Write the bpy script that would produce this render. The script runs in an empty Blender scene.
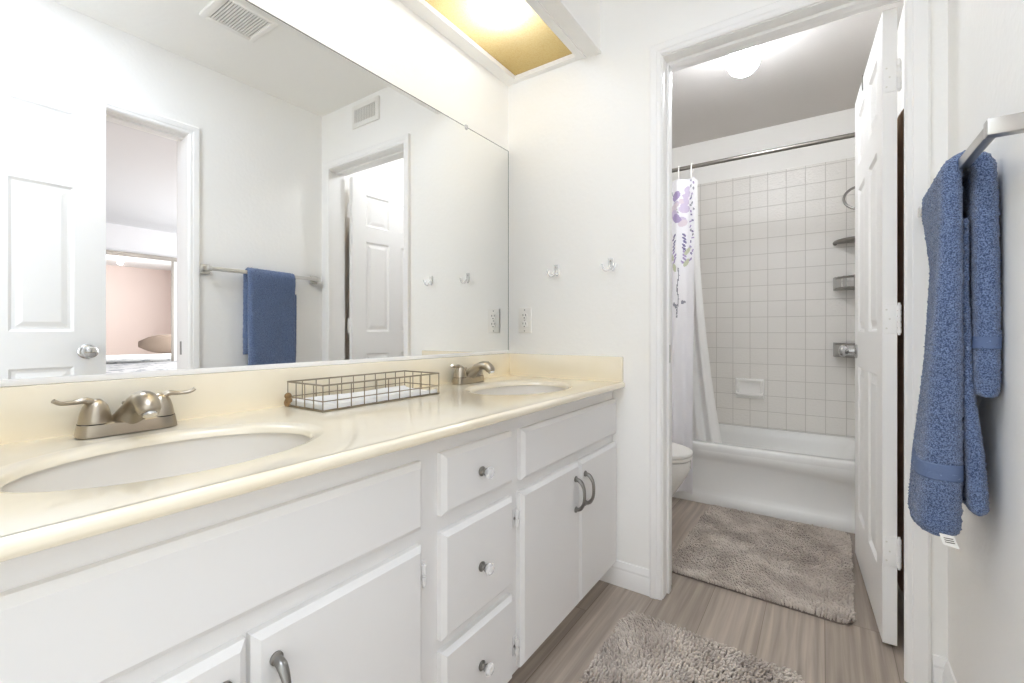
import bpy, bmesh, math, random
import numpy as np
from mathutils import Vector, Matrix
random.seed(7); rng = np.random.default_rng(7)
PI = math.pi
S = bpy.context.scene
COL = S.collection

# ------------------------------------------------------------------ camera, world, lamps, exposure
cam_d = bpy.data.cameras.new('camera'); cam = bpy.data.objects.new('camera', cam_d); COL.objects.link(cam)
cam.location = (1.222, 0.0, 1.02)
cam.rotation_euler = (PI/2, 0, math.atan2(310, 452))
cam_d.sensor_width = 36; cam_d.lens = 36*452/1024; cam_d.shift_y = -(341.5-332)/1024
cam_d.clip_start = 0.02; cam_d.clip_end = 100
S.camera = cam
S.view_settings.view_transform = 'Standard'; S.view_settings.look = 'None'
S.view_settings.gamma = 1; S.view_settings.use_curve_mapping = False
S.view_settings.exposure = 1.33
w = bpy.data.worlds.new('sky'); S.world = w; w.use_nodes = True
w.node_tree.nodes['Background'].inputs[0].default_value = (0.86, 0.93, 1.0, 1)
w.node_tree.nodes['Background'].inputs[1].default_value = 1.0
def area_light(name, loc, rot, sx, sy, power, color):
    l = bpy.data.lights.new(name, 'AREA'); l.shape = 'RECTANGLE'; l.size = sx; l.size_y = sy
    l.energy = power; l.color = color
    o = bpy.data.objects.new(name, l); COL.objects.link(o); o.location = loc; o.rotation_euler = rot
    return o
def point_light(name, loc, power, color, radius):
    l = bpy.data.lights.new(name, 'POINT'); l.energy = power; l.color = color; l.shadow_soft_size = radius
    o = bpy.data.objects.new(name, l); COL.objects.link(o); o.location = loc
    return o
HALL_FILL_POWER = 6
area_light('hall_fill_light', (0.02, -1.0, 1.3), (0, -PI/2, 0), 1.8, 1.15, HALL_FILL_POWER, (0.76, 0.85, 1.0))   # added fill from behind the camera, set at an invented hall window
area_light('bedroom_fill_light', (4.2, 4.14, 1.45), (-PI/2, 0, 0), 1.9, 1.2, 34, (0.97, 0.985, 1.0))  # added fill to brighten the mirrored bedroom, set at an invented window
area_light('entry_fill_light', (0.84, 0.28, 2.43), (0, 0, 0), 0.70, 0.5, 4.2, (0.74, 0.825, 1.0))       # added fill under the entry ceiling, out of view; no known fixture
for yy, pw in ((1.34, 4.1), (0.82, 5.0), (0.30, 1.4)):
    point_light('soffit_bulb', (0.25, yy, 2.262), pw*1.12, (0.57, 0.70, 1.0), 0.035)            # bulbs above the amber diffuser
point_light('bedroom_downlight', (3.0, 2.9, 2.36), 6, (1.0, 0.95, 0.9), 0.05)
try:
    S.cycles.use_denoising = True
    S.cycles.max_bounces = 18; S.cycles.diffuse_bounces = 14; S.cycles.glossy_bounces = 6
    S.cycles.transmission_bounces = 8; S.cycles.transparent_max_bounces = 8
    S.cycles.sample_clamp_indirect = 6; S.cycles.caustics_reflective = False; S.cycles.caustics_refractive = False
except Exception: pass

# ------------------------------------------------------------------ materials
def lin(c):
    c = c/255.0
    return c/12.92 if c <= 0.04045 else ((c+0.055)/1.055)**2.4
def rgb(r, g, b): return (lin(r), lin(g), lin(b), 1)
def mat(name, color, rough=0.5, metal=0.0, bump=None, var=None, spec=0.5, **kw):
    m = bpy.data.materials.new(name); m.use_nodes = True
    nt = m.node_tree; b = nt.nodes['Principled BSDF']
    b.inputs['Base Color'].default_value = color; b.inputs['Roughness'].default_value = rough
    b.inputs['Metallic'].default_value = metal; b.inputs['Specular IOR Level'].default_value = spec
    for k, v in kw.items(): b.inputs[k.replace('_', ' ')].default_value = v
    tc = nt.nodes.new('ShaderNodeTexCoord')
    if bump:
        sc, st, dist = bump
        n = nt.nodes.new('ShaderNodeTexNoise'); n.inputs['Scale'].default_value = sc; n.inputs['Detail'].default_value = 3
        nt.links.new(tc.outputs['Object'], n.inputs['Vector'])
        bp = nt.nodes.new('ShaderNodeBump'); bp.inputs['Strength'].default_value = st; bp.inputs['Distance'].default_value = dist
        nt.links.new(n.outputs['Fac'], bp.inputs['Height']); nt.links.new(bp.outputs['Normal'], b.inputs['Normal'])
    if var:
        sc, c2, lo, hi = var
        n = nt.nodes.new('ShaderNodeTexNoise'); n.inputs['Scale'].default_value = sc; n.inputs['Detail'].default_value = 4
        nt.links.new(tc.outputs['Object'], n.inputs['Vector'])
        r = nt.nodes.new('ShaderNodeMapRange'); r.inputs[1].default_value = lo; r.inputs[2].default_value = hi
        nt.links.new(n.outputs['Fac'], r.inputs[0])
        mx = nt.nodes.new('ShaderNodeMixRGB'); mx.inputs[1].default_value = color; mx.inputs[2].default_value = c2
        nt.links.new(r.outputs[0], mx.inputs[0]); nt.links.new(mx.outputs[0], b.inputs['Base Color'])
    return m
M = {}
M['wall'] = mat('wall_paint', rgb(249, 248, 245), 0.75, bump=(55, 0.22, 0.004), spec=0.25)
M['ceiling'] = mat('ceiling_paint', rgb(247, 246, 242), 0.85, bump=(40, 0.2, 0.004), spec=0.2)
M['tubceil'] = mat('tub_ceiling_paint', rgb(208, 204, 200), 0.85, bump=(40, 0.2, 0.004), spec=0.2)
M['trim'] = mat('trim_paint', rgb(247, 246, 244), 0.38, bump=(30, 0.05, 0.002))
M['cabinet'] = mat('cabinet_paint', rgb(236, 235, 234), 0.42, bump=(38, 0.12, 0.002))
M['counter'] = mat('cultured_marble', rgb(247, 238, 217), 0.14, var=(5, rgb(244, 233, 208), 0.4, 0.7), spec=0.75, Coat_Weight=0.4, Coat_Roughness=0.08)
M['bowl'] = mat('sink_bowl', rgb(226, 221, 212), 0.2)
M['nickel'] = mat('brushed_nickel', rgb(178, 168, 152), 0.28, 1.0, bump=(160, 0.04, 0.001))
M['chrome'] = mat('chrome', rgb(205, 205, 205), 0.14, 1.0)
M['chrome2'] = mat('satin_chrome', rgb(205, 203, 198), 0.32, 1.0)
M['pewter'] = mat('pewter_pull', rgb(150, 148, 144), 0.28, 1.0)
M['dark'] = mat('dark_gap', rgb(40, 38, 36), 0.7)
M['steel'] = mat('stainless', rgb(150, 146, 140), 0.3, 1.0)
M['shelfmetal'] = mat('shelf_metal', rgb(160, 156, 150), 0.4, 1.0)
M['wire'] = mat('wire_metal', rgb(150, 138, 118), 0.35, 0.9)
M['porcelain'] = mat('porcelain', rgb(240, 239, 236), 0.12)
M['tubmat'] = mat('tub_enamel', rgb(238, 238, 236), 0.2)
M['plastic'] = mat('white_plastic', rgb(242, 240, 235), 0.35)
M['clear'] = mat('clear_plastic', (0.95, 0.95, 0.95, 1), 0.08, Alpha=0.45)
M['acrylic'] = mat('acrylic_knob', (0.9, 0.9, 0.9, 1), 0.05, Alpha=0.38)
M['paper'] = mat('white_paper', rgb(246, 246, 246), 0.8)
M['jute'] = mat('jute', rgb(140, 112, 76), 0.9, bump=(300, 0.6, 0.002))
M['brown'] = mat('brown_cloth', rgb(176, 152, 132), 0.95, bump=(120, 0.4, 0.003))
M['pink'] = mat('pink_paint', rgb(226, 209, 203), 0.8)
M['greywall'] = mat('bedroom_paint', rgb(226, 226, 228), 0.8)
M['carpet'] = mat('bedroom_carpet', rgb(196, 186, 172), 0.95, bump=(200, 0.5, 0.005))
M['taupe'] = mat('taupe_upholstery', rgb(140, 122, 108), 0.9, bump=(150, 0.3, 0.002))
M['bedding'] = mat('patterned_bedding', rgb(245, 245, 245), 0.9, var=(9, rgb(176, 180, 186), 0.55, 0.60))
M['mirror'] = mat('mirror_glass', (0.95, 0.955, 0.945, 1), 0.0, 1.0)
M['mirroredge'] = mat('mirror_edge', rgb(110, 112, 108), 0.3, 0.6)
M['curtain'] = mat('curtain_cloth', rgb(240, 239, 243), 0.85, bump=(400, 0.15, 0.001))
M['liner'] = mat('liner_cloth', rgb(243, 242, 240), 0.7, Transmission_Weight=0.0, bump=(90, 0.2, 0.002))
for k, c in dict(petal_lilac=(204, 192, 214), petal_violet=(166, 150, 190), petal_deep=(112, 104, 146), petal_pink=(218, 206, 214), leaf_print=(196, 200, 176), twig_print=(146, 146, 156)).items():
    M[k] = mat(k, rgb(*c), 0.85)
M['rug'] = mat('rug_chenille', rgb(212, 202, 192), 0.95, var=(9, rgb(184, 173, 163), 0.42, 0.6))
M['rugbase'] = mat('rug_backing', rgb(120, 110, 102), 0.95)
M['towel'] = mat('terry_towel', rgb(66, 82, 116), 1.0, bump=(520, 0.9, 0.003), var=(400, rgb(134, 154, 192), 0.40, 0.62), spec=0.1, Sheen_Weight=0.35, Sheen_Roughness=0.5)
M['towelband'] = mat('towel_band', rgb(98, 116, 152), 0.8, bump=(300, 0.3, 0.002))
M['label'] = mat('woven_label', rgb(236, 234, 228), 0.8)
M['labelink'] = mat('label_print', rgb(120, 116, 108), 0.8)
M['grille'] = mat('grille_paint', rgb(226, 224, 216), 0.5)
M['greypaint'] = mat('grey_grille', rgb(168, 166, 160), 0.6)
M['globe'] = bpy.data.materials.new('lit_globe'); M['globe'].use_nodes = True
_b = M['globe'].node_tree.nodes['Principled BSDF']; _b.inputs['Base Color'].default_value = (1, 1, 1, 1)
_b.inputs['Emission Color'].default_value = (0.90, 0.94, 1.0, 1); _b.inputs['Emission Strength'].default_value = 24
M['downlight'] = bpy.data.materials.new('lit_downlight'); M['downlight'].use_nodes = True
_b = M['downlight'].node_tree.nodes['Principled BSDF']
_b.inputs['Emission Color'].default_value = (1, 0.98, 0.95, 1); _b.inputs['Emission Strength'].default_value = 4

def diffuser_mat():
    m = bpy.data.materials.new('amber_diffuser'); m.use_nodes = True; nt = m.node_tree
    nt.nodes.remove(nt.nodes['Principled BSDF']); out = nt.nodes['Material Output']
    tc = nt.nodes.new('ShaderNodeTexCoord'); v = nt.nodes.new('ShaderNodeTexVoronoi'); v.inputs['Scale'].default_value = 170
    nt.links.new(tc.outputs['Object'], v.inputs['Vector'])
    mx = nt.nodes.new('ShaderNodeMixRGB'); mx.inputs[1].default_value = rgb(252, 231, 186); mx.inputs[2].default_value = rgb(240, 213, 158)
    nt.links.new(v.outputs['Distance'], mx.inputs[0])
    t = nt.nodes.new('ShaderNodeBsdfTranslucent'); d = nt.nodes.new('ShaderNodeBsdfDiffuse'); ms = nt.nodes.new('ShaderNodeMixShader')
    ms.inputs[0].default_value = 0.25
    nt.links.new(mx.outputs[0], t.inputs[0]); nt.links.new(mx.outputs[0], d.inputs[0])
    bp = nt.nodes.new('ShaderNodeBump'); bp.inputs['Strength'].default_value = 0.4; bp.inputs['Distance'].default_value = 0.002
    nt.links.new(v.outputs['Distance'], bp.inputs['Height']); nt.links.new(bp.outputs[0], d.inputs['Normal'])
    nt.links.new(t.outputs[0], ms.inputs[1]); nt.links.new(d.outputs[0], ms.inputs[2]); tr_ = nt.nodes.new('ShaderNodeBsdfTransparent'); tr_.inputs[0].default_value = (0.98, 0.98, 0.97, 1)
    m2 = nt.nodes.new('ShaderNodeMixShader'); m2.inputs[0].default_value = 0.36
    bl = nt.nodes.new('ShaderNodeMixRGB'); bl.inputs[0].default_value = 0.35; bl.inputs[2].default_value = (0, 0, 0, 1)
    nt.links.new(mx.outputs[0], bl.inputs[1]); nt.links.new(bl.outputs[0], t.inputs[0])
    nt.links.new(ms.outputs[0], m2.inputs[1]); nt.links.new(tr_.outputs[0], m2.inputs[2]); nt.links.new(m2.outputs[0], out.inputs[0])
    return m
M['diffuser'] = diffuser_mat()
M['housing'] = mat('amber_housing', rgb(165, 150, 100), 0.8, spec=0.1)

def brick_mat(name, axes, origin, bw, bh, mortar, c1, c2, cm, offset, rough, kind):
    m = bpy.data.materials.new(name); m.use_nodes = True; nt = m.node_tree; b = nt.nodes['Principled BSDF']
    L = nt.links.new
    g = nt.nodes.new('ShaderNodeNewGeometry'); sp = nt.nodes.new('ShaderNodeSeparateXYZ'); L(g.outputs['Position'], sp.inputs[0])
    cb = nt.nodes.new('ShaderNodeCombineXYZ')
    for i, a in enumerate(axes):
        s = nt.nodes.new('ShaderNodeMath'); s.operation = 'SUBTRACT'; s.inputs[1].default_value = origin[i]
        L(sp.outputs[a], s.inputs[0]); L(s.outputs[0], cb.inputs[i])
    br = nt.nodes.new('ShaderNodeTexBrick'); br.offset = offset; br.offset_frequency = 2; br.squash = 1
    br.inputs['Scale'].default_value = 1; br.inputs['Brick Width'].default_value = bw; br.inputs['Row Height'].default_value = bh
    br.inputs['Mortar Size'].default_value = mortar; br.inputs['Mortar Smooth'].default_value = 0.3
    br.inputs['Color1'].default_value = c1; br.inputs['Color2'].default_value = c2; br.inputs['Mortar'].default_value = cm
    L(cb.outputs[0], br.inputs['Vector']); b.inputs['Roughness'].default_value = rough
    n = nt.nodes.new('ShaderNodeTexNoise')
    bp = nt.nodes.new('ShaderNodeBump')
    if kind == 'tile':
        L(br.outputs['Color'], b.inputs['Base Color'])
        n.inputs['Scale'].default_value = 85; n.inputs['Detail'].default_value = 1; L(cb.outputs[0], n.inputs['Vector'])
        mm = nt.nodes.new('ShaderNodeMath'); mm.operation = 'MULTIPLY_ADD'; mm.inputs[1].default_value = -1.2
        L(br.outputs['Fac'], mm.inputs[0]); L(n.outputs['Fac'], mm.inputs[2])
        bp.inputs['Strength'].default_value = 0.6; bp.inputs['Distance'].default_value = 0.005
        L(mm.outputs[0], bp.inputs['Height']); L(bp.outputs[0], b.inputs['Normal'])
    else:
        # grain along the plank, one random shift per plank
        vm = nt.nodes.new('ShaderNodeVectorMath'); vm.operation = 'MULTIPLY_ADD'; vm.inputs[1].default_value = (1.6, 44, 1)
        sh = nt.nodes.new('ShaderNodeVectorMath'); sh.operation = 'SCALE'; sh.inputs['Scale'].default_value = 60
        L(br.outputs['Color'], sh.inputs[0]); L(cb.outputs[0], vm.inputs[0]); L(sh.outputs[0], vm.inputs[2])
        n.inputs['Scale'].default_value = 1.6; n.inputs['Detail'].default_value = 7; n.inputs['Distortion'].default_value = 0.5; L(vm.outputs[0], n.inputs['Vector'])
        vm2 = nt.nodes.new('ShaderNodeVectorMath'); vm2.operation = 'MULTIPLY_ADD'; vm2.inputs[1].default_value = (1.1, 7.5, 1)
        L(cb.outputs[0], vm2.inputs[0]); L(sh.outputs[0], vm2.inputs[2])
        wv = nt.nodes.new('ShaderNodeTexWave'); wv.wave_type = 'RINGS'; wv.inputs['Scale'].default_value = 1.3; wv.inputs['Distortion'].default_value = 3; wv.inputs['Detail'].default_value = 2
        L(vm2.outputs[0], wv.inputs['Vector'])
        r = nt.nodes.new('ShaderNodeValToRGB'); r.color_ramp.elements[0].position = 0.3; r.color_ramp.elements[1].position = 0.72
        r.color_ramp.elements[0].color = (0.74, 0.72, 0.70, 1); r.color_ramp.elements[1].color = (1.10, 1.09, 1.08, 1)
        L(n.outputs['Fac'], r.inputs[0])
        m1 = nt.nodes.new('ShaderNodeMixRGB'); m1.blend_type = 'MULTIPLY'; m1.inputs[0].default_value = 1
        L(br.outputs['Color'], m1.inputs[1]); L(r.outputs[0], m1.inputs[2])
        r2 = nt.nodes.new('ShaderNodeMapRange'); r2.inputs[3].default_value = 0.90; r2.inputs[4].default_value = 1.06; L(wv.outputs['Fac'], r2.inputs[0])
        m2 = nt.nodes.new('ShaderNodeMixRGB'); m2.blend_type = 'MULTIPLY'; m2.inputs[0].default_value = 1
        L(m1.outputs[0], m2.inputs[1]); L(r2.outputs[0], m2.inputs[2]); L(m2.outputs[0], b.inputs['Base Color'])
        bp.inputs['Strength'].default_value = 0.1; bp.inputs['Distance'].default_value = 0.002
        L(n.outputs['Fac'], bp.inputs['Height']); L(bp.outputs[0], b.inputs['Normal'])
    return m
TILE = 0.1095
TC1, TC2, TCM = rgb(236, 233, 228), rgb(233, 230, 225), rgb(206, 202, 196)
M['tile_x'] = brick_mat('tile_back', (0, 2), (0.584, 0.358), TILE, TILE, 0.0022, TC1, TC2, TCM, 0, 0.16, 'tile')
M['tile_y'] = brick_mat('tile_side', (1, 2), (3.58, 0.358), TILE, TILE, 0.0022, TC1, TC2, TCM, 0, 0.16, 'tile')
M['floor'] = brick_mat('plank_floor', (1, 0), (0.75, 0.33), 1.22, 0.18, 0.0012, rgb(184, 172, 160), rgb(152, 141, 130), rgb(128, 116, 104), 0.37, 0.42, 'plank')

# ------------------------------------------------------------------ mesh helpers
class MB:
    def __init__(s): s.v = []; s.f = []
    def add(s, vs, fs):
        o = len(s.v); s.v += [tuple(map(float, v)) for v in vs]; s.f += [tuple(i+o for i in f) for f in fs]; return s
    def box(s, lo, hi, bev=0.0, seg=2):
        lo, hi = [min(a, b) for a, b in zip(lo, hi)], [max(a, b) for a, b in zip(lo, hi)]
        if bev <= 0:
            x0, y0, z0 = lo; x1, y1, z1 = hi
            return s.add([(x0,y0,z0),(x1,y0,z0),(x1,y1,z0),(x0,y1,z0),(x0,y0,z1),(x1,y0,z1),(x1,y1,z1),(x0,y1,z1)],
                         [(3,2,1,0),(4,5,6,7),(0,1,5,4),(1,2,6,5),(2,3,7,6),(3,0,4,7)])
        bm = bmesh.new(); bmesh.ops.create_cube(bm, size=1)
        for v in bm.verts: v.co = Vector([(lo[i]+hi[i])/2 + v.co[i]*(hi[i]-lo[i]) for i in range(3)])
        bev = min(bev, 0.49*min(hi[i]-lo[i] for i in range(3)))
        bmesh.ops.bevel(bm, geom=list(bm.edges), offset=bev, segments=seg, profile=0.5, affect='EDGES')
        bm.verts.index_update()
        s.add([v.co[:] for v in bm.verts], [[v.index for v in f.verts] for f in bm.faces]); bm.free(); return s
    def loft(s, rings, cap0=True, cap1=True, closed=True):
        n = len(rings[0]); vs = [p for r in rings for p in r]; fs = []
        for i in range(len(rings)-1):
            for j in range(n if closed else n-1):
                k = (j+1) % n; fs.append((i*n+j, i*n+k, (i+1)*n+k, (i+1)*n+j))
        if cap0: fs.append(tuple(reversed(range(n))))
        if cap1: fs.append(tuple(range((len(rings)-1)*n, len(rings)*n)))
        return s.add(vs, fs)
    def sweep(s, pts, radii, n=12, up=(0, 0, 1), cap=True, twist=0):
        pts = [Vector(p) for p in pts]; rings = []
        if not isinstance(radii, (list, tuple)): radii = [radii]*len(pts)
        elif isinstance(radii, tuple): radii = [radii]*len(pts)
        up = Vector(up); prev = None
        for i, p in enumerate(pts):
            t = (pts[min(i+1, len(pts)-1)] - pts[max(i-1, 0)]).normalized()
            a = prev if prev is not None else up
            if abs(a.dot(t)) > 0.98 and prev is None: a = Vector((1, 0, 0)) if abs(t.x) < 0.9 else Vector((0, 1, 0))
            nrm = (a - t*a.dot(t)).normalized(); bn = t.cross(nrm); prev = nrm
            r = radii[i]; rx, ry = r if isinstance(r, (tuple, list)) else (r, r)
            rings.append([tuple(p + nrm*ry*math.cos(2*PI*k/n) + bn*rx*math.sin(2*PI*k/n)) for k in range(n)])
        return s.loft(rings, cap, cap)
    def cyl(s, p0, p1, r0, r1=None, n=20): return s.sweep([p0, p1], [r0, r0 if r1 is None else r1], n)
    def lathe(s, prof, c, axis='z', n=28):
        rings = []
        for r, h in prof:
            ring = []
            for k in range(n):
                a = 2*PI*k/n; u, v = r*math.cos(a), r*math.sin(a)
                p = {'z': (u, v, h), 'x': (h, u, v), 'y': (v, h, u)}[axis]
                ring.append((c[0]+p[0], c[1]+p[1], c[2]+p[2]))
            rings.append(ring)
        return s.loft(rings)
    def extrude(s, prof, axis, a0, a1):
        """prof: 2-D outline in the other two axes, run along axis from a0 to a1"""
        def p3(u, v, a): return {'x': (a, u, v), 'y': (u, a, v), 'z': (u, v, a)}[axis]
        return s.loft([[p3(u, v, a0) for u, v in prof], [p3(u, v, a1) for u, v in prof]])
    def sphere(s, c, r, n=24, m=14, sc=(1, 1, 1)):
        rings = []
        for i in range(m+1):
            th = max(0.02, min(PI-0.02, PI*i/m))
            rings.append([(c[0]+sc[0]*r*math.sin(th)*math.cos(2*PI*k/n), c[1]+sc[1]*r*math.sin(th)*math.sin(2*PI*k/n), c[2]-sc[2]*r*math.cos(th)) for k in range(n)])
        return s.loft(rings)
    def mesh(s, name, m, c, smooth=True, angle=35):
        me = bpy.data.meshes.new(name)
        me.from_pydata([(v[0]-c[0], v[1]-c[1], v[2]-c[2]) for v in s.v], [], s.f)
        bm = bmesh.new(); bm.from_mesh(me); bmesh.ops.recalc_face_normals(bm, faces=bm.faces); bm.to_mesh(me); bm.free()
        if smooth:
            me.polygons.foreach_set('use_smooth', [True]*len(me.polygons)); me.set_sharp_from_angle(angle=math.radians(angle))
        me.materials.append(m); me.update(); return me
    def obj(s, name, m, parent=None, smooth=True, angle=35, origin=None):
        a = np.array(s.v); c = (a.min(0)+a.max(0))/2
        if parent is None and origin is None: c[2] = a[:, 2].min()
        if origin is not None: c = np.array(origin, float)
        o = bpy.data.objects.new(name, s.mesh(name, m, c, smooth, angle)); COL.objects.link(o)
        base = world_loc(parent) if parent else Vector((0, 0, 0))
        o.location = Vector(c) - base
        if parent: o.parent = parent
        return o
def world_loc(o):
    v = Vector((0, 0, 0))
    while o: v = v + o.location; o = o.parent
    return v
def tag(o, label, cat, group=None):
    o['label'] = label; o['category'] = cat
    if group: o['group'] = group
    return o
def thing(name, label, cat, loc, group=None):
    o = bpy.data.objects.new(name, None); COL.objects.link(o); o.location = loc; o.empty_display_size = 0.05
    return tag(o, label, cat, group)
def struct(o): o['kind'] = 'structure'; return o
def sbox(name, m, *boxes):
    b = MB()
    for lo, hi in boxes: b.box(lo, hi)
    return struct(b.obj(name, m, smooth=False))
def copy_tree(o, parent=None):
    c = o.copy(); COL.objects.link(c); c.parent = parent
    for ch in list(o.children): copy_tree(ch, c)
    return c
def arc(c, r, a0, a1, n, plane='xz'):
    out = []
    for i in range(n+1):
        a = a0+(a1-a0)*i/n; u, v = r*math.cos(a), r*math.sin(a)
        out.append({'xz': (c[0]+u, c[1], c[2]+v), 'yz': (c[0], c[1]+u, c[2]+v), 'xy': (c[0]+u, c[1]+v, c[2])}[plane])
    return out
def spline(pts, n=24):
    """Catmull-Rom through the points"""
    P = [Vector(p) for p in pts]; P = [P[0]*2-P[1]] + P + [P[-1]*2-P[-2]]; out = []
    segs = len(P)-3
    for i in range(n+1):
        u = segs*i/n; k = min(int(u), segs-1); t = u-k; a, b, c, d = P[k:k+4]
        out.append(0.5*((2*b)+(c-a)*t+(2*a-5*b+4*c-d)*t*t+(3*b-a-3*c+d)*t**3))
    return out
def lerp_list(vals, n):
    m = len(vals)-1; out = []
    for i in range(n+1):
        u = m*i/n; k = min(int(u), m-1); t = u-k
        a, b = vals[k], vals[k+1]
        out.append(tuple(x+(y-x)*t for x, y in zip(a, b)) if isinstance(a, tuple) else a+(b-a)*t)
    return out

# ------------------------------------------------------------------ the setting
RX = 1.515          # right wall face
EY, EB = 1.75, 1.87 # end wall faces
TY = 3.58           # tiled back wall
CZ = 2.44
DL, DR, DT = 0.722, 1.438, 2.070     # doorway to the tub room
OY0, OY1, OT = 0.20, 0.985, 2.045    # doorway in the right wall
BX = 6.46           # mirrored closet wall of the bedroom
sbox('floor', M['floor'], ((-0.12, -0.35, -0.06), (1.63, 3.7, 0)))
sbox('floor_bedroom', M['carpet'], ((1.63, -0.35, -0.06), (BX+0.1, 4.2, 0)), ((-0.12, -1.8, -0.06), (1.63, -0.35, 0)))
sbox('ceiling', M['ceiling'], ((-0.12, -1.8, CZ), (1.63, EB, CZ+0.1)))
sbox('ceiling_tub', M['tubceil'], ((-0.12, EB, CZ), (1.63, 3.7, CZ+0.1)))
sbox('ceiling_bedroom', M['greywall'], ((1.63, -0.35, CZ), (BX+0.1, 4.2, CZ+0.1)))
sbox('wall_left', M['wall'], ((-0.12, -0.35, 0), (0, EB, CZ)))
sbox('wall_end', M['wall'], ((0, EY, 0), (DL-0.015, EB, CZ)), ((DR+0.015, EY, 0), (1.63, EB, CZ)), ((DL-0.015, EY, DT+0.015), (DR+0.015, EB, CZ)))
sbox('wall_right', M['wall'], ((RX, -0.2, 0), (1.63, OY0-0.015, CZ)), ((RX, OY1+0.015, 0), (1.63, EY, CZ)), ((RX, OY0-0.015, OT+0.015), (1.63, OY1+0.015, CZ)))
sbox('wall_back', M['wall'], ((0, -0.2, 0), (0.60, -0.08, CZ)), ((1.495, -0.2, 0), (RX, -0.08, CZ)), ((0.60, -0.2, 2.08), (1.495, -0.08, CZ)))
sbox('wall_tub_left', M['wall'], ((-0.12, EB, 0), (0, 3.7, CZ)))
sbox('wall_tub_right', M['wall'], ((RX, EB, 0), (1.63, 3.7, CZ)))
sbox('wall_tub_back', M['wall'], ((0, TY+0.008, 0), (RX, 3.7, CZ)))
sbox('trim_tile_back', M['tile_x'], ((0.008, TY, 0.34), (RX-0.008, TY+0.008, 2.125)))
sbox('trim_tile_right', M['tile_y'], ((RX-0.008, 2.84, 0.34), (RX, TY, 2.125)))
sbox('trim_tile_left', M['tile_y'], ((0, 2.84, 0.34), (0.008, TY, 2.125)))
# bedroom shell, seen through the mirror
sbox('wall_bedroom_near', M['pink'], ((1.63, -0.2, 0), (1.64, OY0-0.08, CZ)), ((1.63, OY1+0.08, 0), (1.64, 4.2, CZ)), ((1.63, OY0-0.08, OT+0.08), (1.64, OY1+0.08, CZ)))
sbox('wall_bedroom_end', M['greywall'], ((1.63, 4.2, 0), (3.2, 4.3, CZ)), ((5.2, 4.2, 0), (BX+0.1, 4.3, CZ)), ((3.2, 4.2, 0), (5.2, 4.3, 0.8)), ((3.2, 4.2, 2.1), (5.2, 4.3, CZ)))
sbox('wall_bedroom_far', M['greywall'], ((BX, -0.35, 2.08), (BX+0.1, 4.2, CZ)), ((BX+0.06, -0.35, 0), (BX+0.1, 4.2, 2.08)))
sbox('wall_bedroom_side', M['greywall'], ((1.63, -0.45, 0), (BX+0.1, -0.35, CZ)))
sbox('wall_hall_left', M['wall'], ((-0.12, -1.8, 0), (0, -1.6, CZ)), ((-0.12, -0.4, 0), (0, -0.35, CZ)), ((-0.12, -1.6, 0), (0, -0.4, 0.35)), ((-0.12, -1.6, 2.25), (0, -0.4, CZ)))
sbox('wall_hall_right', M['wall'], ((1.63, -1.8, 0), (1.73, -0.45, CZ)), ((RX, -0.45, 0), (1.63, -0.2, CZ)))
sbox('wall_hall_end', M['wall'], ((0, -1.8, 0), (1.63, -1.7, CZ)))
for nm, x0, x1, y0, z0, z1 in (('added_window_2', 3.2, 5.2, 4.22, 0.8, 2.1),):  # unseen window made up for the added bedroom fill light
    b = MB()
    for x in (x0, (x0+x1)/2-0.02, x1-0.04): b.box((x, y0, z0), (x+0.04, y0+0.05, z1))
    b.box((x0, y0, z0), (x1, y0+0.05, z0+0.04)); b.box((x0, y0, z1-0.04), (x1, y0+0.05, z1))
    struct(b.obj(nm, M['trim'], smooth=False))

b = MB()
for y in (-1.6, -1.02, -0.44): b.box((-0.10, y, 0.35), (-0.05, y+0.04, 2.25))
b.box((-0.10, -1.6, 0.35), (-0.05, -0.4, 0.39)); b.box((-0.10, -1.6, 2.21), (-0.05, -0.4, 2.25))
struct(b.obj('added_window_1', M['trim'], smooth=False))  # unseen window frame added to go with the hall fill light
# soffit over the vanity with the light box cut into it
SZ, SX = 2.18, 0.465
PX0, PX1, PY0, PY1 = 0.057, 0.365, -0.1, 1.724
b = MB()
b.box((0, -0.08, SZ), (PX0, EY, SZ+0.02)); b.box((PX1, -0.08, SZ), (SX, EY, SZ+0.02))
b.box((PX0, PY1, SZ), (PX1, EY, SZ+0.02)); b.box((SX-0.015, -0.08, SZ+0.02), (SX, EY, CZ))
b.box((0.395, -0.08, SZ-0.006), (0.402, EY, SZ))
b.box((SX-0.045, -0.08, SZ-0.008), (SX+0.006, EY, SZ), 0.002)
struct(b.obj('trim_soffit', M['trim'], smooth=False))

# frame made up to dress the added fill light over the entry
lx0, lx1, ly0, ly1 = 0.49, 1.19, 0.03, 0.53
sbox('trim_fill_light', M['trim'], ((lx0-0.03, ly0-0.03, 2.425), (lx0, ly1+0.03, CZ)), ((lx1, ly0-0.03, 2.425), (lx1+0.03, ly1+0.03, CZ)), ((lx0, ly0-0.03, 2.425), (lx1, ly0, CZ)), ((lx0, ly1, 2.425), (lx1, ly1+0.03, CZ)))
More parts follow.
